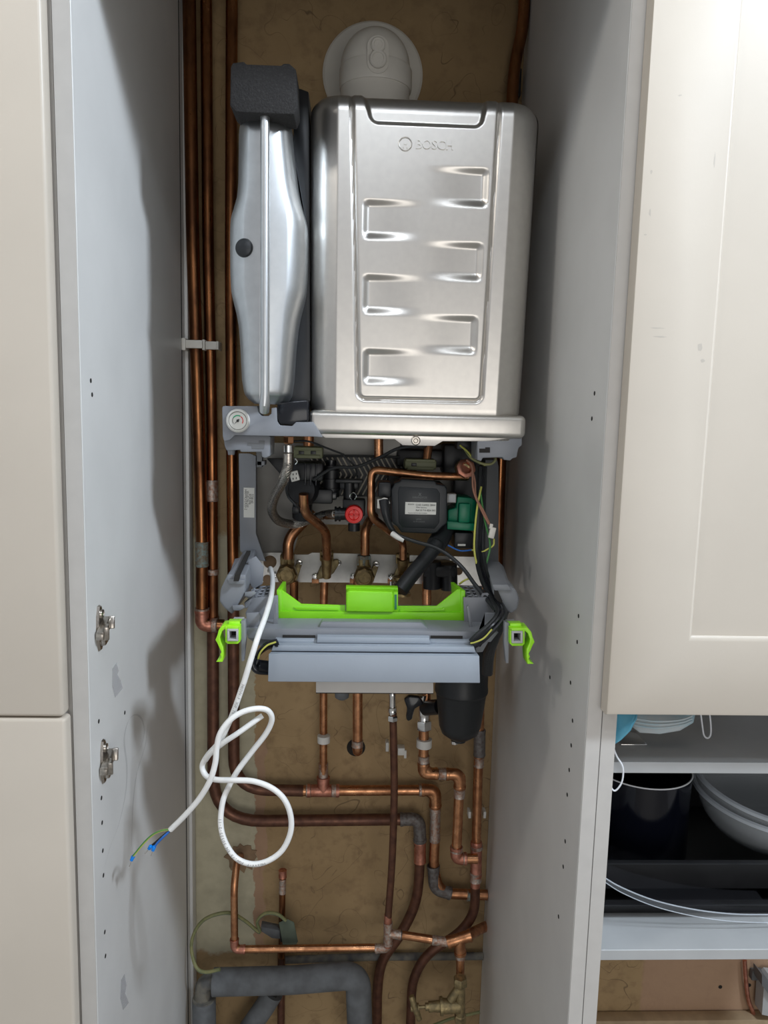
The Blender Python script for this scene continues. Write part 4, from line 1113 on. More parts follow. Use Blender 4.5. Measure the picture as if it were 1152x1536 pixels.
for (x0, x1, y0, y1, Y) in ((440, 484, 668, 690, 1.27), (607, 655, 688, 706, 1.27)):
    b = MB('olive'); cxp = (x0 + x1) / 2; cyp = (y0 + y1) / 2
    b.pbox(cxp, cyp, Y, x1 - x0, (y1 - y0) * .8, .035, 'olive', .003); b.pbox(cxp, cyp - 6, Y - .003, x1 - x0 - 4, 4, .03, 'olive', .001); b.pbox(cxp, cyp + 6, Y - .003, x1 - x0 - 8, 5, .03, 'olive', .001)
    b.pbox(cxp - 10, cyp, Y - .001, 8, 5, .006, 'black_plastic', .0005)
    if x0 < 500: b.pbox(cxp + 8, cyp, Y - .001, 8, 5, .006, 'black_plastic', .0005)
    b.build('pipe_retainer', bo)
# black moulded blocks and heat exchanger sump behind
b = MB('black_plastic'); b.pbox(604, 745, 1.31, 46, 80, .06, 'black_plastic', .006); b.pbox(690, 690, 1.30, 50, 46, .05, 'black_plastic', .006); b.pbox(700, 735, 1.33, 40, 90, .04, 'black_plastic', .004); b.pbox(640, 688, 1.32, 90, 26, .05, 'black_plastic', .006); b.build('hydraulic_block', bo)
b = MB('black_plastic'); b.pbox(524, 728, 1.28, 30, 14, .03, 'black_plastic', .004); b.tube(PP([(524, 722, 1.285), (524, 760, 1.285)]), m(9, 1.28), 'black_plastic', 20); b.pbox(524, 722, 1.27, 42, 6, .02, 'black_plastic', .002); b.build('pressure_sensor', bo)
# relief valve with red cap
rv = MB('black_plastic'); q = P(531, 771, 1.26)
rv.lathe([(m(17, 1.26), 0), (m(17, 1.26), .02)], q + V((0, .012, 0)), (0, 1, 0), 'black_plastic', 32)
rv.pbox(531, 762, 1.268, 34, 26, .03, 'black_plastic', .003); rv.tube(PP([(531, 785, 1.28), (531, 796, 1.28)]), m(9, 1.28), 'black_plastic', 20)
rv.tube(PP([(522, 771, 1.265), (503, 771, 1.265)]), [m(9, 1.265), m(10, 1.265)], 'black_plastic', 20)
for x in (505, 511): rv.tube(PP([(x, 771, 1.265), (x - 3, 771, 1.265)]), m(11.5, 1.265), 'black_plastic', 20)
rv = rv.build('relief_valve', bo)
b = MB('red_plastic'); b.lathe([(m(13, 1.25), -.012), (m(14, 1.25), -.004), (m(14, 1.25), .006), (m(12.8, 1.25), .010), (m(8.5, 1.25), .0105), (m(7.5, 1.25), .008), (.0001, .008)], q, (0, -1, 0), 'red_plastic', 40)
b.box(q + V((0, -.0092, 0)), (.016, .004, .0026), 'red_plastic', .0005); b.box(q + V((0, -.0092, 0)), (.0026, .004, .016), 'red_plastic', .0005); b.build('red_cap', rv)

# circulation pump
YPm = 1.205
A = [(592, 724), (600, 722), (602, 718), (653, 721), (655, 726), (668, 728), (671, 735), (671, 785), (664, 790), (656, 799), (650, 801), (602, 799), (596, 790), (588, 784), (586, 735)]
b = MB('pump_black'); b.poly(A, YPm, .075, 'pump_black', .0045, 3); pu = b.build('circulation_pump', bo)
b = MB('pump_black'); b.poly([(599, 730), (655, 733), (660, 740), (659, 784), (652, 793), (604, 791), (598, 784), (597, 738)], YPm - .0012, .003, 'pump_black', .001); b.build('motor_cover', pu)
b = MB('label_white'); q = P(631, 762.5, YPm - .0016); b.box(q, (m(47, YPm), .0006, m(18.5, YPm)), 'label_white')
def lt(txt, px, py, s, mt='ink', al='LEFT', dy=-.0006, sx=1.): b.text(txt, P(px, py, YPm - .0016) + V((0, dy, 0)), s, mt, .00005, align=al, sx=sx)
lt('CHE C6952 2844', 623.5, 757.4, .0043); lt('Wilo Gamma', 624, 760.8 + .3, .0031); lt('Ref: 8 716 824 543', 623.5, 765.3, .0041); lt('Made in 8 715 624 CHINA', 612, 769.4, .0024, sx=1.15); lt('BOSCH', 612, 756.4, .0029)
b.build('rating_label', pu)
b = MB('print_dim'); lt('GRUNDFOS', 629.5, 746.3, .0040, 'print_dim', 'CENTER', -.0001, 1.1); lt('UPM2', 628, 779, .0034, 'print_dim', 'CENTER', -.0001); lt('15-70 CACAO', 628.5, 782.6, .0030, 'print_dim', 'CENTER', -.0001)
q = P(630, 741.5, YPm - .0018)
b.box(q, (.006, .0003, .0008), 'print_dim', rot=(0, .9, 0)); b.box(q, (.006, .0003, .0008), 'print_dim', rot=(0, -.9, 0)); b.build('printed_marks', pu)
b = MB('dark_green'); 
b.poly([(686, 745), (708, 747), (715, 752), (715, 783), (711, 786), (672, 783), (672, 765), (684, 762)], 1.235, .05, 'dark_green', .003)
b.poly([(671, 782), (717, 786), (718, 797), (671, 794)], 1.225, .06, 'dark_green', .001)
b.pbox(697, 770, 1.222, 18, 30, .02, 'dark_green', .003); b.build('flow_housing', bo)
b = MB('label_white'); b.pbox(677.5, 747.5, 1.225, 14, 14, .02, 'back_steel', .001); b.pbox(678, 747.5, 1.224, 11, 12, .004, 'shelf_white', .0008); b.build('plug_socket', pu)
b = MB('black_plastic'); b.pbox(696, 811, 1.23, 29, 24, .05, 'black_plastic', .002); b.pbox(692.5, 817.5, 1.2295, 12, 3, .002, 'label_white'); b.build('pump_connector', bo)
b = MB('black_plastic')      # pump power plug on the left
b.tube(cat(PP([(576, 750, 1.19), (578, 768, 1.185), (583, 785, 1.185), (591, 798, 1.185)])), [m(8 - .2 * i, 1.19) for i in range(25)], 'black_plastic', 16); b.pbox(577, 735, 1.20, 20, 24, .04, 'black_plastic', .004); b.build('power_plug', pu)
b = MB('white_plastic'); b.pbox(568.5, 756, 1.195, 5, 14, .01, 'white_plastic', .001); b.pbox(572, 750.5, 1.195, 8, 3, .01, 'white_plastic', .0008); b.pbox(572, 762, 1.195, 6, 3, .01, 'white_plastic', .0008)
b.tube(cat(PP([(570, 752, 1.19), (575, 748, 1.186), (581, 749, 1.186), (584, 755, 1.19)])), m(1.2, 1.19), 'white_plastic', 8); b.build('plug_clip', pu)

# ---- hinged down control tray
b = MB('grey_plastic')     # left arm
b.hull2([(331, 884), (341, 862), (369, 862), (368, 888), (358, 905), (348, 922), (336, 912), (329, 902)], 1.07, [(350, 850), (366, 826), (384, 824), (388, 850), (384, 872), (374, 890), (362, 884), (350, 872)], 1.30, 'grey_plastic', .003, 3)
b.build('hinge_arm', bo)
b = MB('grey_plastic')
b.hull2([(372, 840), (384, 834), (396, 850), (394, 876), (380, 884), (372, 870)], 1.15, [(372, 840), (384, 834), (396, 850), (394, 876), (380, 884), (372, 870)], 1.16, 'grey_plastic', .001); 
b.hull2([(341, 868), (368, 870), (366, 877), (343, 876)], 1.066, [(352, 838), (374, 834), (374, 842), (356, 846)], 1.22, 'grey_plastic', .001)
b.build('arm_cheek', bo)
b = MB('dark_grey_plastic'); b.hull2([(352, 862), (360, 862), (358, 872), (350, 872)], 1.055, [(370, 826), (376, 826), (374, 838), (368, 838)], 1.25, 'dark_hole'); b.build('arm_slot', bo)
b = MB('grey_plastic')     # right arm
b.hull2([(738, 876), (760, 876), (774, 884), (779, 898), (776, 914), (766, 921), (756, 912), (740, 892)], 1.07, [(724, 838), (734, 836), (758, 862), (764, 880), (760, 890), (748, 892), (736, 876), (726, 860)], 1.30, 'grey_plastic', .003, 3)
b.build('hinge_arm', bo)
b = MB('grey_plastic'); b.hull2([(738, 877), (762, 877), (768, 886), (742, 886)], 1.066, [(728, 842), (748, 842), (756, 850), (734, 852)], 1.20, 'grey_plastic', .001); b.build('arm_cheek', bo)
b = MB('dark_grey_plastic'); b.hull2([(741, 884), (746, 884), (754, 902), (750, 908), (741, 894)], 1.067, [(741, 884), (746, 884), (754, 902), (750, 908), (741, 894)], 1.08, 'dark_hole'); b.build('arm_slot', bo)
# tray body
tb = MB('grey_plastic')
# flat shelf visible from above, running from the back edge of the tray to the display hinge
tb.hull2([(369, 943), (748, 949), (736, 958), (708, 975), (400, 975), (372, 958)], 1.035, [(398, 906), (722, 908), (722, 914), (715, 924), (412, 922), (398, 914)], 1.175, 'grey_plastic', .001)
tb.hull2([(368, 942), (748, 948), (736, 963), (400, 960), (372, 957)], 1.030, [(368, 942), (748, 948), (736, 963), (400, 960), (372, 957)], 1.036, 'grey_plastic', .001)
tray_ = tb.build('control_tray', bo)
for sl in ([(424, 952.5), (473, 953), (473, 957), (424, 956.5)], [(646, 953.5), (694, 954), (694, 958), (646, 957.5)]):
    b = MB('dark_hole'); b.poly(sl, 1.0292, .004, 'dark_hole'); b.build('vent_slot', tray_)
# left wing and right wing: upright walls
b = MB('grey_plastic')
b.poly([(378, 897), (417, 893), (418, 944), (398, 944), (371, 932), (368, 920)], 1.085, .003, 'grey_plastic', .0008)
b.hull2([(366, 904), (378, 897), (378, 906), (368, 914)], 1.085, [(384, 885), (394, 880), (394, 888), (386, 892)], 1.15, 'grey_plastic', .001)
b.poly([(412, 908), (415, 904), (417, 944), (409, 944)], 1.060, .004, 'grey_plastic', .0006)
b.poly([(370, 920), (388, 919), (391, 924), (388, 938), (380, 944), (369, 943)], 1.045, .004, 'grey_plastic', .0008)
b.hull2([(367, 888), (382, 886), (384, 891), (376, 896), (367, 894)], 1.07, [(367, 888), (382, 886), (384, 891), (376, 896), (367, 894)], 1.10, 'grey_plastic', .001)
b.hull2([(348, 908), (364, 907), (368, 911), (360, 916), (350, 916)], 1.06, [(348, 908), (364, 907), (368, 911), (360, 916), (350, 916)], 1.09, 'grey_plastic', .001)
b.build('tray_wing', tray_)
b = MB('grey_plastic')
b.poly([(695, 896), (731, 896), (733, 905), (748, 921), (733, 940), (720, 946), (697, 944)], 1.085, .003, 'grey_plastic', .0008)
b.poly([(700, 910), (703, 908), (710, 945), (705, 945)], 1.060, .004, 'grey_plastic', .0006)
b.poly([(729, 921), (748, 921), (736, 940), (712, 962), (720, 972), (738, 950), (740, 943), (728, 940)], 1.045, .004, 'grey_plastic', .0008)
b.poly([(712, 958), (733, 962), (724, 978), (714, 979)], 1.05, .004, 'grey_plastic', .0006)
b.build('tray_wing', tray_)
# lattice cable racks at both sides
for sx, ox in ((1, 693), (-1, 410)):
    b = MB('grey_plastic')
    for k in range(4):
        b.tube(PP([(ox + sx * k * 9, 880 + k * .6, 1.16), (ox + sx * (k * 9 + 9), 897, 1.09)]), .0022, 'grey_plastic', 6)
        b.tube(PP([(ox + sx * (k * 2), 880 + k * 4.5, 1.16 - k * .018), (ox + sx * (30 + k * 3), 881 + k * 4.5, 1.16 - k * .018)]), .0020, 'grey_plastic', 6)
    b.hull2([(ox + sx * 30, 890), (ox + sx * 38, 889), (ox + sx * 44, 894), (ox + sx * 38, 897), (ox + sx * 28, 896)][::sx], 1.09, [(ox + sx * 30, 890), (ox + sx * 38, 889), (ox + sx * 44, 894), (ox + sx * 38, 897), (ox + sx * 28, 896)][::sx], 1.095, 'grey_plastic')
    b.build('cable_rack', tray_)
    b = MB('black_plastic'); b.hull2([(ox + sx * 2, 900), (ox + sx * 34, 900), (ox + sx * 30, 902), (ox + sx * 2, 902)][::sx], 1.10, [(ox, 884), (ox + sx * 30, 884), (ox + sx * 30, 887), (ox, 887)][::sx], 1.175, 'black_plastic'); b.build('rack_floor', tray_)
# green frame
gb = MB('green_plastic')
YGr = 1.095
gb.poly([(417, 884), (422, 884), (452, 906), (518, 908), (518, 929), (417, 932)], YGr, .003, 'green_plastic', .0008)
gb.poly([(595, 909), (655, 909), (686, 884), (691, 884), (697, 905), (697, 932), (595, 929)], YGr, .003, 'green_plastic', .0008)
gb.poly([(417, 917), (697, 919), (697, 932.5), (417, 932)], YGr - .004, .006, 'green_plastic', .0008)
gb.hull2([(415, 885), (423, 885), (423, 931), (417, 932)], YGr - .002, [(424, 872), (429, 872), (430, 905), (425, 906)], YGr + .05, 'green_plastic', .0006)
gb.hull2([(691, 886), (698, 886), (697, 932), (692, 931)], YGr - .002, [(676, 873), (681, 873), (684, 906), (678, 905)], YGr + .05, 'green_plastic', .0006)
gb.poly([(440, 911), (508, 913), (508, 916), (446, 915)], YGr - .002, .003, 'green_plastic', .0005)
gb.poly([(600, 914), (662, 914), (666, 911), (668, 916), (600, 918)], YGr - .002, .003, 'green_plastic', .0005)
gf = gb.build('green_frame', tray_)
b = MB('green_plastic')
b.hull2([(519, 890), (523, 886), (588, 888), (590, 892), (590, 919), (519, 918)], YGr - .008, [(519, 882), (523, 879), (592, 881), (594, 885), (594, 912), (519, 911)], YGr + .02, 'green_plastic', .0022, 3)
b.poly([(519, 880.5), (597, 881.5), (597, 886), (519, 885)], YGr + .010, .014, 'green_plastic', .0006)
b.hull2([(590, 888), (597, 888), (597, 918), (590, 918)], YGr - .004, [(590, 884), (597, 884), (597, 910), (590, 910)], YGr + .02, 'green_plastic', .0006)
b.poly([(592, 892), (595, 892), (595, 914), (592, 914)], YGr - .0050, .002, 'dark_green'); b.build('latch_box', tray_)
# electronics box front and lids
b = MB('panel_grey')
b.hull2([(403, 981), (719, 984), (720, 1024.5), (402, 1022.5)], .985, [(418, 965), (708, 968), (712, 1012), (412, 1010)], 1.07, 'panel_grey', .0009)
b.build('control_panel', bo)
b = MB('panel_grey')
b.hull2([(410, 968), (711, 970.5), (714, 979), (407, 976.5)], 1.0, [(414, 959), (708, 961), (708, 966), (414, 964)], 1.04, 'panel_grey', .0006)
b.build('panel_ledge', bo)
b = MB('panel_grey'); b.hull2([(412, 960), (475, 960.5), (475, 966), (411, 965.5)], 1.018, [(416, 952), (475, 952.5), (475, 957), (416, 956.5)], 1.045, 'panel_grey', .0005)
b.hull2([(645, 961.5), (709, 962), (711, 968), (645, 967)], 1.018, [(645, 953.5), (706, 954), (706, 958.5), (645, 958)], 1.045, 'panel_grey', .0005); b.build('panel_lid', bo)
b = MB('panel_grey'); b.hull2([(476, 955.5), (644, 957), (646, 966), (475, 964.5)], 1.014, [(476, 948), (643, 949.5), (643, 954), (476, 953)], 1.045, 'panel_grey', .0006)
b.build('panel_lid', bo)
b = MB('grey_plastic'); b.hull2([(478, 942), (482, 933), (632, 934), (642, 943), (642, 950), (478, 949)], 1.045, [(480, 930), (484, 927), (632, 928), (640, 931), (640, 936), (480, 935)], 1.10, 'grey_plastic', .002); b.build('raised_centre', tray_)
b = MB('shelf_white'); b.hull2([(474, 1022), (650, 1024), (650, 1040), (474, 1039)], 1.0, [(476, 1010), (648, 1012), (648, 1026), (476, 1025)], 1.06, 'edge_band', .0006)
b.poly([(474, 1038.4), (650, 1039.4), (650, 1041), (474, 1040.2)], 1.0005, .05, 'dark_hole'); b.build('panel_underside', bo)
# green corner clips on steel posts
def corner_clip(cx, cy, s):
    t = MB('lime_plastic')
    X = lambda v: cx + s * v
    # collar round the post (square ring)
    o = [(X(-11), cy - 18), (X(-8), cy - 22), (X(10), cy - 22), (X(9), cy + 12), (X(5), cy + 16), (X(-8), cy + 16), (X(-10), cy + 12)]
    if s < 0: o = o[::-1]
    t.poly([(X(-11), cy - 13), (X(11), cy - 13), (X(11), cy - 8), (X(-11), cy - 8)][::s], .984, .035, None, .0008)
    t.poly([(X(-11), cy - 13), (X(-8.5), cy - 13), (X(-8.5), cy + 13), (X(-11), cy + 11)][::s], .984, .035, None, .0006)
    t.poly([(X(8.5), cy - 13), (X(11), cy - 13), (X(11), cy + 11), (X(8.5), cy + 13)][::s], .984, .035, None, .0006)
    t.poly([(X(-11), cy + 10), (X(11), cy + 10), (X(8), cy + 14), (X(-8), cy + 14)][::s], .984, .035, None, .0006)
    t.hull2([(X(-11), cy - 20), (X(6), cy - 20), (X(6), cy - 13), (X(-11), cy - 13)][::s], .99, [(X(-11), cy - 24), (X(4), cy - 24), (X(4), cy - 18), (X(-11), cy - 18)][::s], 1.02, None, .001)
    # outer tongue with wavy grip
    L = [(X(6), cy - 14), (X(16), cy - 13), (X(21), cy - 7), (X(23), cy + 1), (X(26), cy + 8), (X(23), cy + 13), (X(20), cy + 20), (X(17), cy + 26), (X(19), cy + 30), (X(17), cy + 34), (X(20), cy + 38), (X(25), cy + 41), (X(15), cy + 41), (X(14), cy + 30), (X(14), cy + 18), (X(18), cy + 10), (X(19), cy + 4), (X(16), cy - 5), (X(12), cy - 8), (X(6), cy - 8)]
    if s < 0: L = L[::-1]
    t.poly(L, .986, .026, None, .0006)
    t = t.build('corner_clip', bo)
    b = MB('grey_plastic')
    for (x0, y0, x1, y1) in ((-8.3, -8, 8.3, -5), (-8.3, 7, 8.3, 9.8), (-8.3, -6, -5, 8), (5, -6, 8.3, 8)):
        b.poly([(X(x0), cy + y0), (X(x1), cy + y0), (X(x1), cy + y1), (X(x0), cy + y1)][::s], .981, .06, 'shelf_white', .0005)
    b.poly([(X(-5), cy - 5), (X(5), cy - 5), (X(5), cy + 7), (X(-5), cy + 7)][::s], 1.0, .03, 'dark_hole')
    b.build('square_post', t)
    b = MB('grey_plastic')
    b.poly([(X(-12), cy - 20), (X(-19), cy - 22), (X(-20), cy + 10), (X(-17), cy + 40), (X(-13), cy + 40)][::-s], .995, .010, 'grey_plastic', .0008)
    b.build('side_fin', tray_)
corner_clip(349, 952, -1); corner_clip(776, 955, 1)

# ---- condensate hose, cables and wires of the boiler
b = MB('black_rubber'); b.tube(cat(PP([(664, 795, 1.24), (658, 812, 1.22), (640, 836, 1.20), (618, 862, 1.18), (600, 886, 1.165)])), m(11.5, 1.2), 'black_rubber', 24)
b.tube(cat(PP([(668, 790, 1.25), (663, 803, 1.235), (654, 818, 1.215)])), m(15, 1.22), 'black_rubber', 24); b.build('rubber_hose', bo)
def wire(pts, r, mt, nm='wire', parent=None, n=8):
    b = MB(mt); b.tube(cat(PP(pts), n), m(r, pts[0][2]), mt, 10); return b.build(nm, parent or bo)
wire([(591, 798, 1.18), (600, 804, 1.17), (625, 813, 1.16), (650, 820, 1.15), (672, 832, 1.14), (694, 852, 1.13), (712, 876, 1.11), (728, 896, 1.09), (744, 916, 1.06)], 3.0, 'black_rubber', 'pump_cable')
b = MB('shelf_white'); b.tube(cat(PP([(588, 800, 1.176), (597, 806, 1.17), (606, 810, 1.168)])), m(4.2, 1.17), 'white_board', 14); b.build('cable_sleeve', bo)
# black loom on the right
LO = [((-6, 0), 3.2), ((0, 0), 3.4), ((6, 2), 3.2), ((2, 6), 2.8), ((-3, 5), 2.8)]
for k, ((dx, dy), r) in enumerate(LO):
    wire([(724 + dx * .6, 700, 1.24 + k * .004), (722 + dx * .6, 760, 1.22 + k * .004), (720 + dx * .8, 830, 1.18), (728 + dx, 868 + dy, 1.13), (744 + dx, 900 + dy, 1.08), (752 + dx * .9, 918 + dy, 1.03), (742 + dx, 935 + dy, 1.015), (722 + dx, 952 + dy * 1.6, 1.01), (706, 962 + dy * 1.3 + k, 1.012)], r, 'black_gloss' if k % 2 else 'black_rubber', 'loom_cable')
wire([(738, 944, .998), (726, 957, .998), (714, 963, 1.0), (706, 965, 1.004)], 1.3, 'wire_yellow', 'earth_wire')
for k in range(3):
    wire([(752 + k * 3, 916, 1.06), (746 + k * 2, 942, 1.06), (738 + k * 2, 962, 1.07), (730 + k * 3, 984, 1.10), (728 + k * 3, 1010, 1.13)], 6, 'black_rubber', 'loom_cable')
# left loop of cable into the panel
for k in range(4):
    wire([(416, 961 + k * 2, 1.00), (400, 966 + k * 2, 1.0 + k * .006), (387, 980 + k, 1.01 + k * .006), (381 + k * 2, 996, 1.02 + k * .005), (392, 1004 - k, 1.03), (410, 1002 - k, 1.03)], 3.4, 'black_gloss', 'loop_cable')
wire([(414, 963, .995), (401, 968, .995), (391, 978, .996), (387, 988, 1.0)], 1.4, 'wire_yellow', 'earth_wire')
b = MB('black_gloss'); b.tube(cat(PP([(382, 985, 1.0), (379, 996, 1.0), (386, 1006, 1.0), (404, 1008, 1.01)])), m(5, 1.0), 'black_gloss', 16); b.tube(PP([(386, 998, 1.0), (406, 1000, 1.01)]), m(9, 1.0), 'black_gloss', 18); b.build('cable_bundle', bo)
# thin black cables across the top
wire([(470, 720, 1.25), (500, 702, 1.25), (535, 700, 1.25), (570, 686, 1.25), (600, 672, 1.24), (640, 668, 1.24)], 2.6, 'black_rubber', 'sensor_cable')
wire([(436, 662, 1.24), (462, 662, 1.24), (490, 672, 1.25), (516, 682, 1.26)], 1.5, 'black_rubber', 'sensor_cable')
wire([(516, 684, 1.26), (532, 700, 1.26), (536, 716, 1.27)], 1.4, 'black_rubber', 'sensor_cable')
wire([(484, 684, 1.30), (540, 684, 1.31), (600, 686, 1.31)], 2.0, 'black_rubber', 'sensor_cable')
wire([(432, 745, 1.24), (444, 758, 1.24), (452, 764, 1.25)], 2, 'black_rubber', 'sensor_cable')
b = MB('chrome')
for (px, py) in ((441, 692), (530, 744)):
    b.tube(cat(PP([(px - 2, py + 6, 1.245), (px - 5, py, 1.245), (px, py - 5, 1.245), (px + 5, py, 1.245), (px + 2, py + 5, 1.245)])), m(.9, 1.245), 'chrome', 6)
b.build('spring_clip', bo)
# green yellow and brown wires at the right
wire([(696, 672, 1.20), (706, 686, 1.19), (722, 695, 1.185), (736, 696, 1.185), (743, 690, 1.185), (742, 684, 1.19)], 2.0, 'earth_dull')
wire([(690, 668, 1.20), (702, 678, 1.19), (712, 690, 1.19), (728, 698, 1.188)], 1.4, 'wire_yellow')
wire([(700, 690, 1.20), (708, 700, 1.195), (710, 735, 1.19), (722, 765, 1.185), (733, 786, 1.18)], 1.5, 'wire_brown')
wire([(705, 694, 1.20), (712, 720, 1.195), (714, 745, 1.19), (726, 768, 1.185), (735, 788, 1.18)], 1.5, 'wire_brown')
wire([(741, 808, 1.18), (740, 818, 1.18), (731, 824, 1.18), (722, 828, 1.18), (708, 825, 1.19)], 1.3, 'wire_yellow')
wire([(708, 825, 1.19), (690, 826, 1.2), (672, 818, 1.21)], 1.2, 'wire_blue')
wire([(722, 730, 1.20), (716, 760, 1.19), (712, 800, 1.18), (712, 830, 1.17), (720, 866, 1.15)], 1.5, 'wire_yellow')
wire([(720, 735, 1.20), (727, 780, 1.19), (735, 815, 1.18), (731, 840, 1.17), (724, 856, 1.16)], 1.5, 'wire_green')
wire([(689, 876, 1.14), (698, 870, 1.13), (708, 867, 1.13)], 1.5, 'wire_yellow')
b = MB('white_plastic'); q = P(738, 799, 1.178); b.box(q, (m(9, 1.18), .006, m(17, 1.18)), 'flue_white', .001, rot=(0, .2, 0)); b.box(q + V((-.002, 0, .01)), (m(5, 1.18), .005, m(8, 1.18)), 'flue_white', .001, rot=(0, .2, 0)); b.build('wire_connector', bo)
b = MB('black_plastic'); b.pbox(700, 668, 1.21, 30, 14, .03, 'black_plastic', .003)
b.build('wire_bundle_boot', bo)

# ================================================================== MAGNETIC FILTER
YF_ = 1.30; q = P(693, 1008, YF_)
mf = thing('magnetic_filter', 'black cylindrical system filter hanging below the right end of the control tray', 'filter', P(690, 1110, YF_))
b = MB('black_plastic'); R = m(41, YF_); hh = q.z
zz = lambda py: q.z - P(693, py, YF_).z
b.lathe([(R * .9, -.05), (R, -.045), (R, 0), (R, zz(1028)), (R * 1.02, zz(1030)), (R * 1.02, zz(1036)), (R * .98, zz(1038)), (R * .96, zz(1040)), (R * .80, zz(1088)), (R * .70, zz(1098)), (R * .42, zz(1106)), (R * .25, zz(1107)), (R * .24, zz(1112)), (.001, zz(1112))], q, (0, 0, -1), 'black_rubber', 56); b.build('filter_canister', mf)
b = MB('chrome'); b.lathe([(m(6, YF_), 0), (m(6, YF_), .005), (m(5, YF_), .006)], P(682, 1111, YF_), (0, 0, -1), 'chrome', 24); b.build('drain_plug', mf)
b = MB('black_plastic'); b.tube(PP([(660, 1060, 1.33), (638, 1062, 1.36)]), m(12, 1.34), 'black_plastic', 24); b.build('side_port', mf)
iv = thing('isolation_tap', 'black lever tap beside the filter, above the chrome nut', 'tap', P(626, 1060, 1.36))
b = MB('chrome'); b.tube(PP([(634, 1040, 1.36), (635, 1070, 1.37)]), m(8.5, 1.36), 'chrome', 24); b.build('valve_body', iv)
b = MB('black_plastic'); b.poly([(606, 1050), (614, 1044), (630, 1046), (636, 1056), (622, 1064), (618, 1080), (612, 1083), (609, 1078), (611, 1064)], 1.335, .012, 'black_gloss', .003); b.build('lever', iv)
b = MB('black_plastic'); b.lathe([(m(12, 1.3), 0), (m(11, 1.3), .012), (m(6, 1.3), .016)], P(513, 1036, 1.33), (0, 0, -1), 'lagging', 24); tag(b.build('drain_cap'), 'dark grey cap peeping out below the control panel, left of the yellowish pipe', 'cap')

# ================================================================== WHITE POWER CABLE
k7 = 1 / 4.114
def c7(x, y): return 180 + x * k7, 1030 + y * k7
pc = thing('power_cable', 'loose white mains cable hanging from the boiler in a twisted loop, cores bared', 'cable', P(370, 1180, 1.0))
pts = [(404, 856, 1.32), (406, 853, 1.25), (409, 868, 1.18), (407, 893, 1.08), (399, 922, 1.02), (387, 955, .975), (376, 990, .965), (367, 1020, .965)]
pts += [(*c7(755, 0), .966), (*c7(710, 130), .968), (*c7(665, 240), .97), (*c7(610, 345), .975), (*c7(540, 425), .985), (*c7(508, 490), .985), (*c7(530, 548), .98), (*c7(590, 573), .97),
        (*c7(700, 577), .962), (*c7(820, 583), .958), (*c7(930, 622), .955), (*c7(1010, 690), .955), (*c7(1052, 790), .955), (*c7(1052, 900), .955), (*c7(1000, 1010), .955), (*c7(910, 1076), .955),
        (*c7(810, 1094), .955), (*c7(715, 1055), .957), (*c7(650, 960), .96), (*c7(622, 850), .965), (*c7(632, 720), .97), (*c7(665, 630), .975), (*c7(725, 520), .978), (*c7(815, 400), .978),
        (*c7(900, 290), .975), (*c7(937, 205), .97), (*c7(915, 150), .965), (*c7(850, 135), .96), (*c7(760, 155), .956), (*c7(680, 205), .952), (*c7(620, 285), .95), (*c7(598, 370), .95), (*c7(588, 470), .95),
        (*c7(555, 580), .95), (*c7(490, 690), .955), (*c7(400, 795), .96), (*c7(312, 882), .965)]
path = cat(PP(pts), 10)
b = MB('cable_white'); b.tube(path, m(4.5, .96), 'cable_white', 18); sh = b.build('sheath', pc)
b = MB('cable_white'); b.tube(cat(PP([(*c7(880, 178), .972), (*c7(800, 235), .966), (*c7(720, 292), .962), (*c7(640, 345), .964), (*c7(560, 410), .972), (*c7(530, 450), .98)]), 8), m(4.3, .96), 'cable_white', 18); b.build('sheath', pc)
# printed lettering along the cable
def print_along(path, i0, i1, txt, size, off=(0, 0, 0)):
    """each character is laid flat on the front of the sheath, following its direction"""
    b = MB('print_grey'); r = m(4.5, .96); L = [0]
    for i in range(i0, i1): L.append(L[-1] + (path[i + 1] - path[i]).length)
    pos = 0
    for ch in txt:
        if pos > L[-1]: break
        i = max(k for k in range(len(L)) if L[k] <= pos)
        i = min(i, len(L) - 2); t = (pos - L[i]) / max(1e-9, L[i + 1] - L[i])
        p = path[i0 + i].lerp(path[i0 + i + 1], t); d = (path[i0 + i + 1] - path[i0 + i]); an = math.atan2(d.z, d.x)
        if ch != ' ': b.text(ch, p + V((0, -r - .0003, 0)), size, 'print_grey', .00003, rot=(PI / 2, -an, 0), sx=1.0)
        pos += size * .62
    if b.bm.verts: b.build('printed_text', sh)
print_along(path, 232, 292, 'H05VV-F 3G0,75 EN 50525-2-11', .0058)
print_along(path, 34, 64, 'H05VV-F  50525-2', .005)
print_along(path, 78, 112, 'H05VV-F 3G0,75 ', .005)
for nm, pts_, mt, r in (('green_yellow_core', [(312, 882, .965), (260, 888, .962), (205, 912, .96), (150, 962, .958), (82, 1045, .955)], 'wire_yellow', 1.7),
                        ('blue_core', [(312, 886, .965), (270, 925, .96), (230, 965, .958), (210, 995, .956)], 'wire_blue', 1.8),
                        ('black_core', [(308, 886, .967), (260, 925, .965), (215, 965, .963), (188, 988, .960)], 'black_gloss', 1.8)):
    ps = cat(PP([(*c7(x, y), Y) for x, y, Y in pts_]), 8); b = MB(mt); b.tube(ps, m(r, .96), mt, 10)
    co = b.build(nm, pc)
    if 'green' in nm:
        g = MB('wire_green'); g.tube([p + V((-m(.5, .96), -m(.9, .96), m(.6, .96))) for p in ps], m(1.15, .96), 'wire_green', 8); g.build('green_stripe', co)
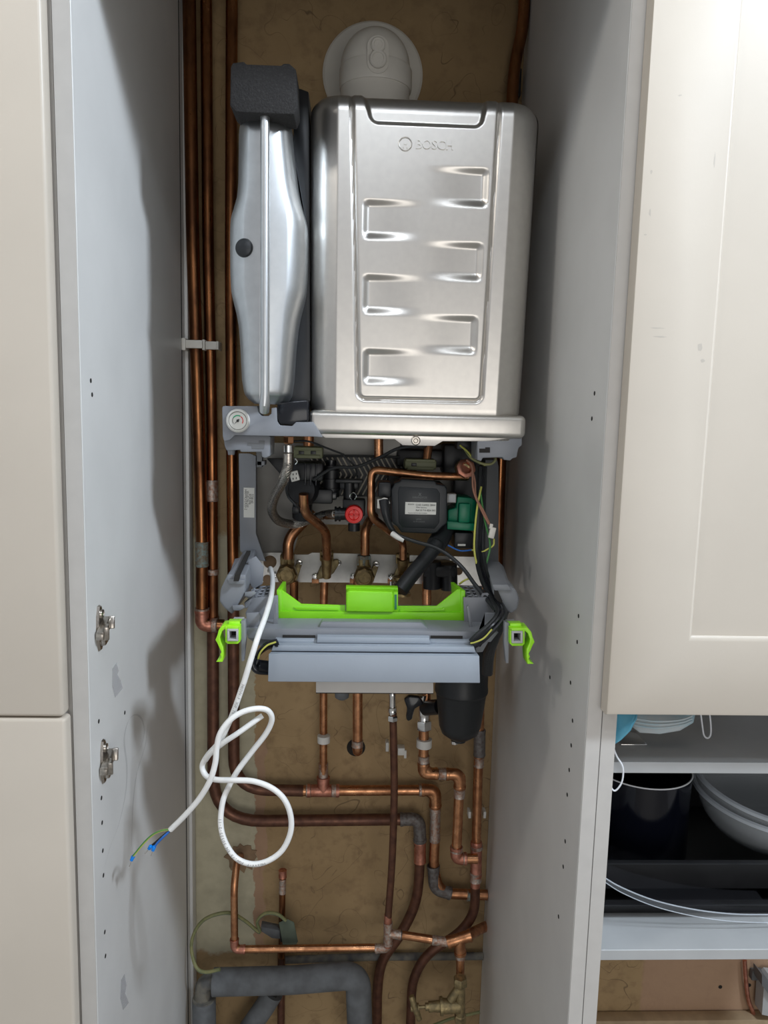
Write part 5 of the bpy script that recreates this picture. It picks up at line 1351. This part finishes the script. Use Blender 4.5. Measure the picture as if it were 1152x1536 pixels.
for (a, c, e) in (((84, 1042), (70, 1072), (56, 1110)), ((192, 980), (178, 1002), (152, 1030)), ((214, 982), (202, 1012), (190, 1045))):
    A3, B3, C3 = [P(*c7(*v), .957) for v in (a, c, e)]
    b = MB('ferrule_blue'); b.tube([A3, A3.lerp(B3, .2), B3], [m(2.2, .96), m(3.2, .96), m(2.6, .96)], 'ferrule_blue', 14); fe = b.build('ferrule_sleeve', pc)
    b = MB('chrome'); b.tube([B3, C3], m(.9, .96), 'chrome', 10); b.build('ferrule_pin', fe)

# ================================================================== LIGHT, WORLD, CAMERA
def area(name, loc, target, size, power, color, sy=None, spread=180):
    l = bpy.data.lights.new(name, 'AREA'); l.shape = 'RECTANGLE'; l.size = size; l.size_y = sy or size
    l.energy = power; l.color = color; l.spread = math.radians(spread)
    o = bpy.data.objects.new(name, l); C.objects.link(o); o.location = loc
    o.rotation_euler = (V(target) - V(loc)).to_track_quat('-Z', 'Y').to_euler(); return o
area('ceiling_lamp', (1.22, .10, 2.70), (-.25, 1.15, 1.1), .22, 38, (.78, .88, 1.0))
area('ceiling_lamp', (.05, -.25, 2.70), (.05, 1.15, 1.3), .7, 5, (.82, .90, 1.0), .14)
area('ceiling_lamp', (-1.22, .10, 2.70), (.25, 1.15, 1.1), .24, 7, (1, .95, .88))
area('window_daylight', (.5, -2.1, .95), (0, 1.3, 1.0), 1.7, 17, (1.0, .97, .92), 1.5)
W = bpy.data.worlds.new('world'); bpy.context.scene.world = W; W.use_nodes = True
bg = W.node_tree.nodes['Background']; bg.inputs[0].default_value = (.95, .96, 1.0, 1); bg.inputs[1].default_value = .40

# smudges on the right cabinet door
rdoor = [o for o in rc.children if o.name.startswith('cabinet_door')][0]
for (x, y, wd, ht) in ((1050, 520, 9, 14), (1054, 541, 7, 6), (985, 492, 26, 2.2), (990, 505, 22, 3), (975, 318, 4, 14), (1072, 240, 3, 22), (1020, 143, 6, 3), (977, 258, 4, 6), (968, 352, 5, 3)):
    n_ = 12; q0 = P(x, y, .8766); b = MB('scuff')
    vs = [q0 + V((m(wd, .877) * .5 * math.cos(2 * PI * k / n_) * random.uniform(.6, 1.1), 0, m(ht, .877) * .5 * math.sin(2 * PI * k / n_) * random.uniform(.6, 1.1))) for k in range(n_)]
    b.raw(vs, [tuple(range(n_))[::-1]], 'scuff', fix=False); b.build('smudge', rdoor)

cam = bpy.data.cameras.new('camera'); co = bpy.data.objects.new('camera', cam); C.objects.link(co)
cam.sensor_fit = 'HORIZONTAL'; cam.sensor_width = 36; cam.lens = 36 * F / 1152; cam.clip_start = .01
R3 = Matrix((( _x.x, _x.y, _x.z), (_a.x, _a.y, _a.z), (_c.x, _c.y, _c.z)))
co.matrix_world = Matrix.Translation(CAM) @ R3.to_4x4()
sc = bpy.context.scene; sc.camera = co
sc.view_settings.view_transform = 'Standard'; sc.view_settings.look = 'None'; sc.view_settings.gamma = 1
sc.view_settings.use_curve_mapping = False; sc.view_settings.exposure = 0.07
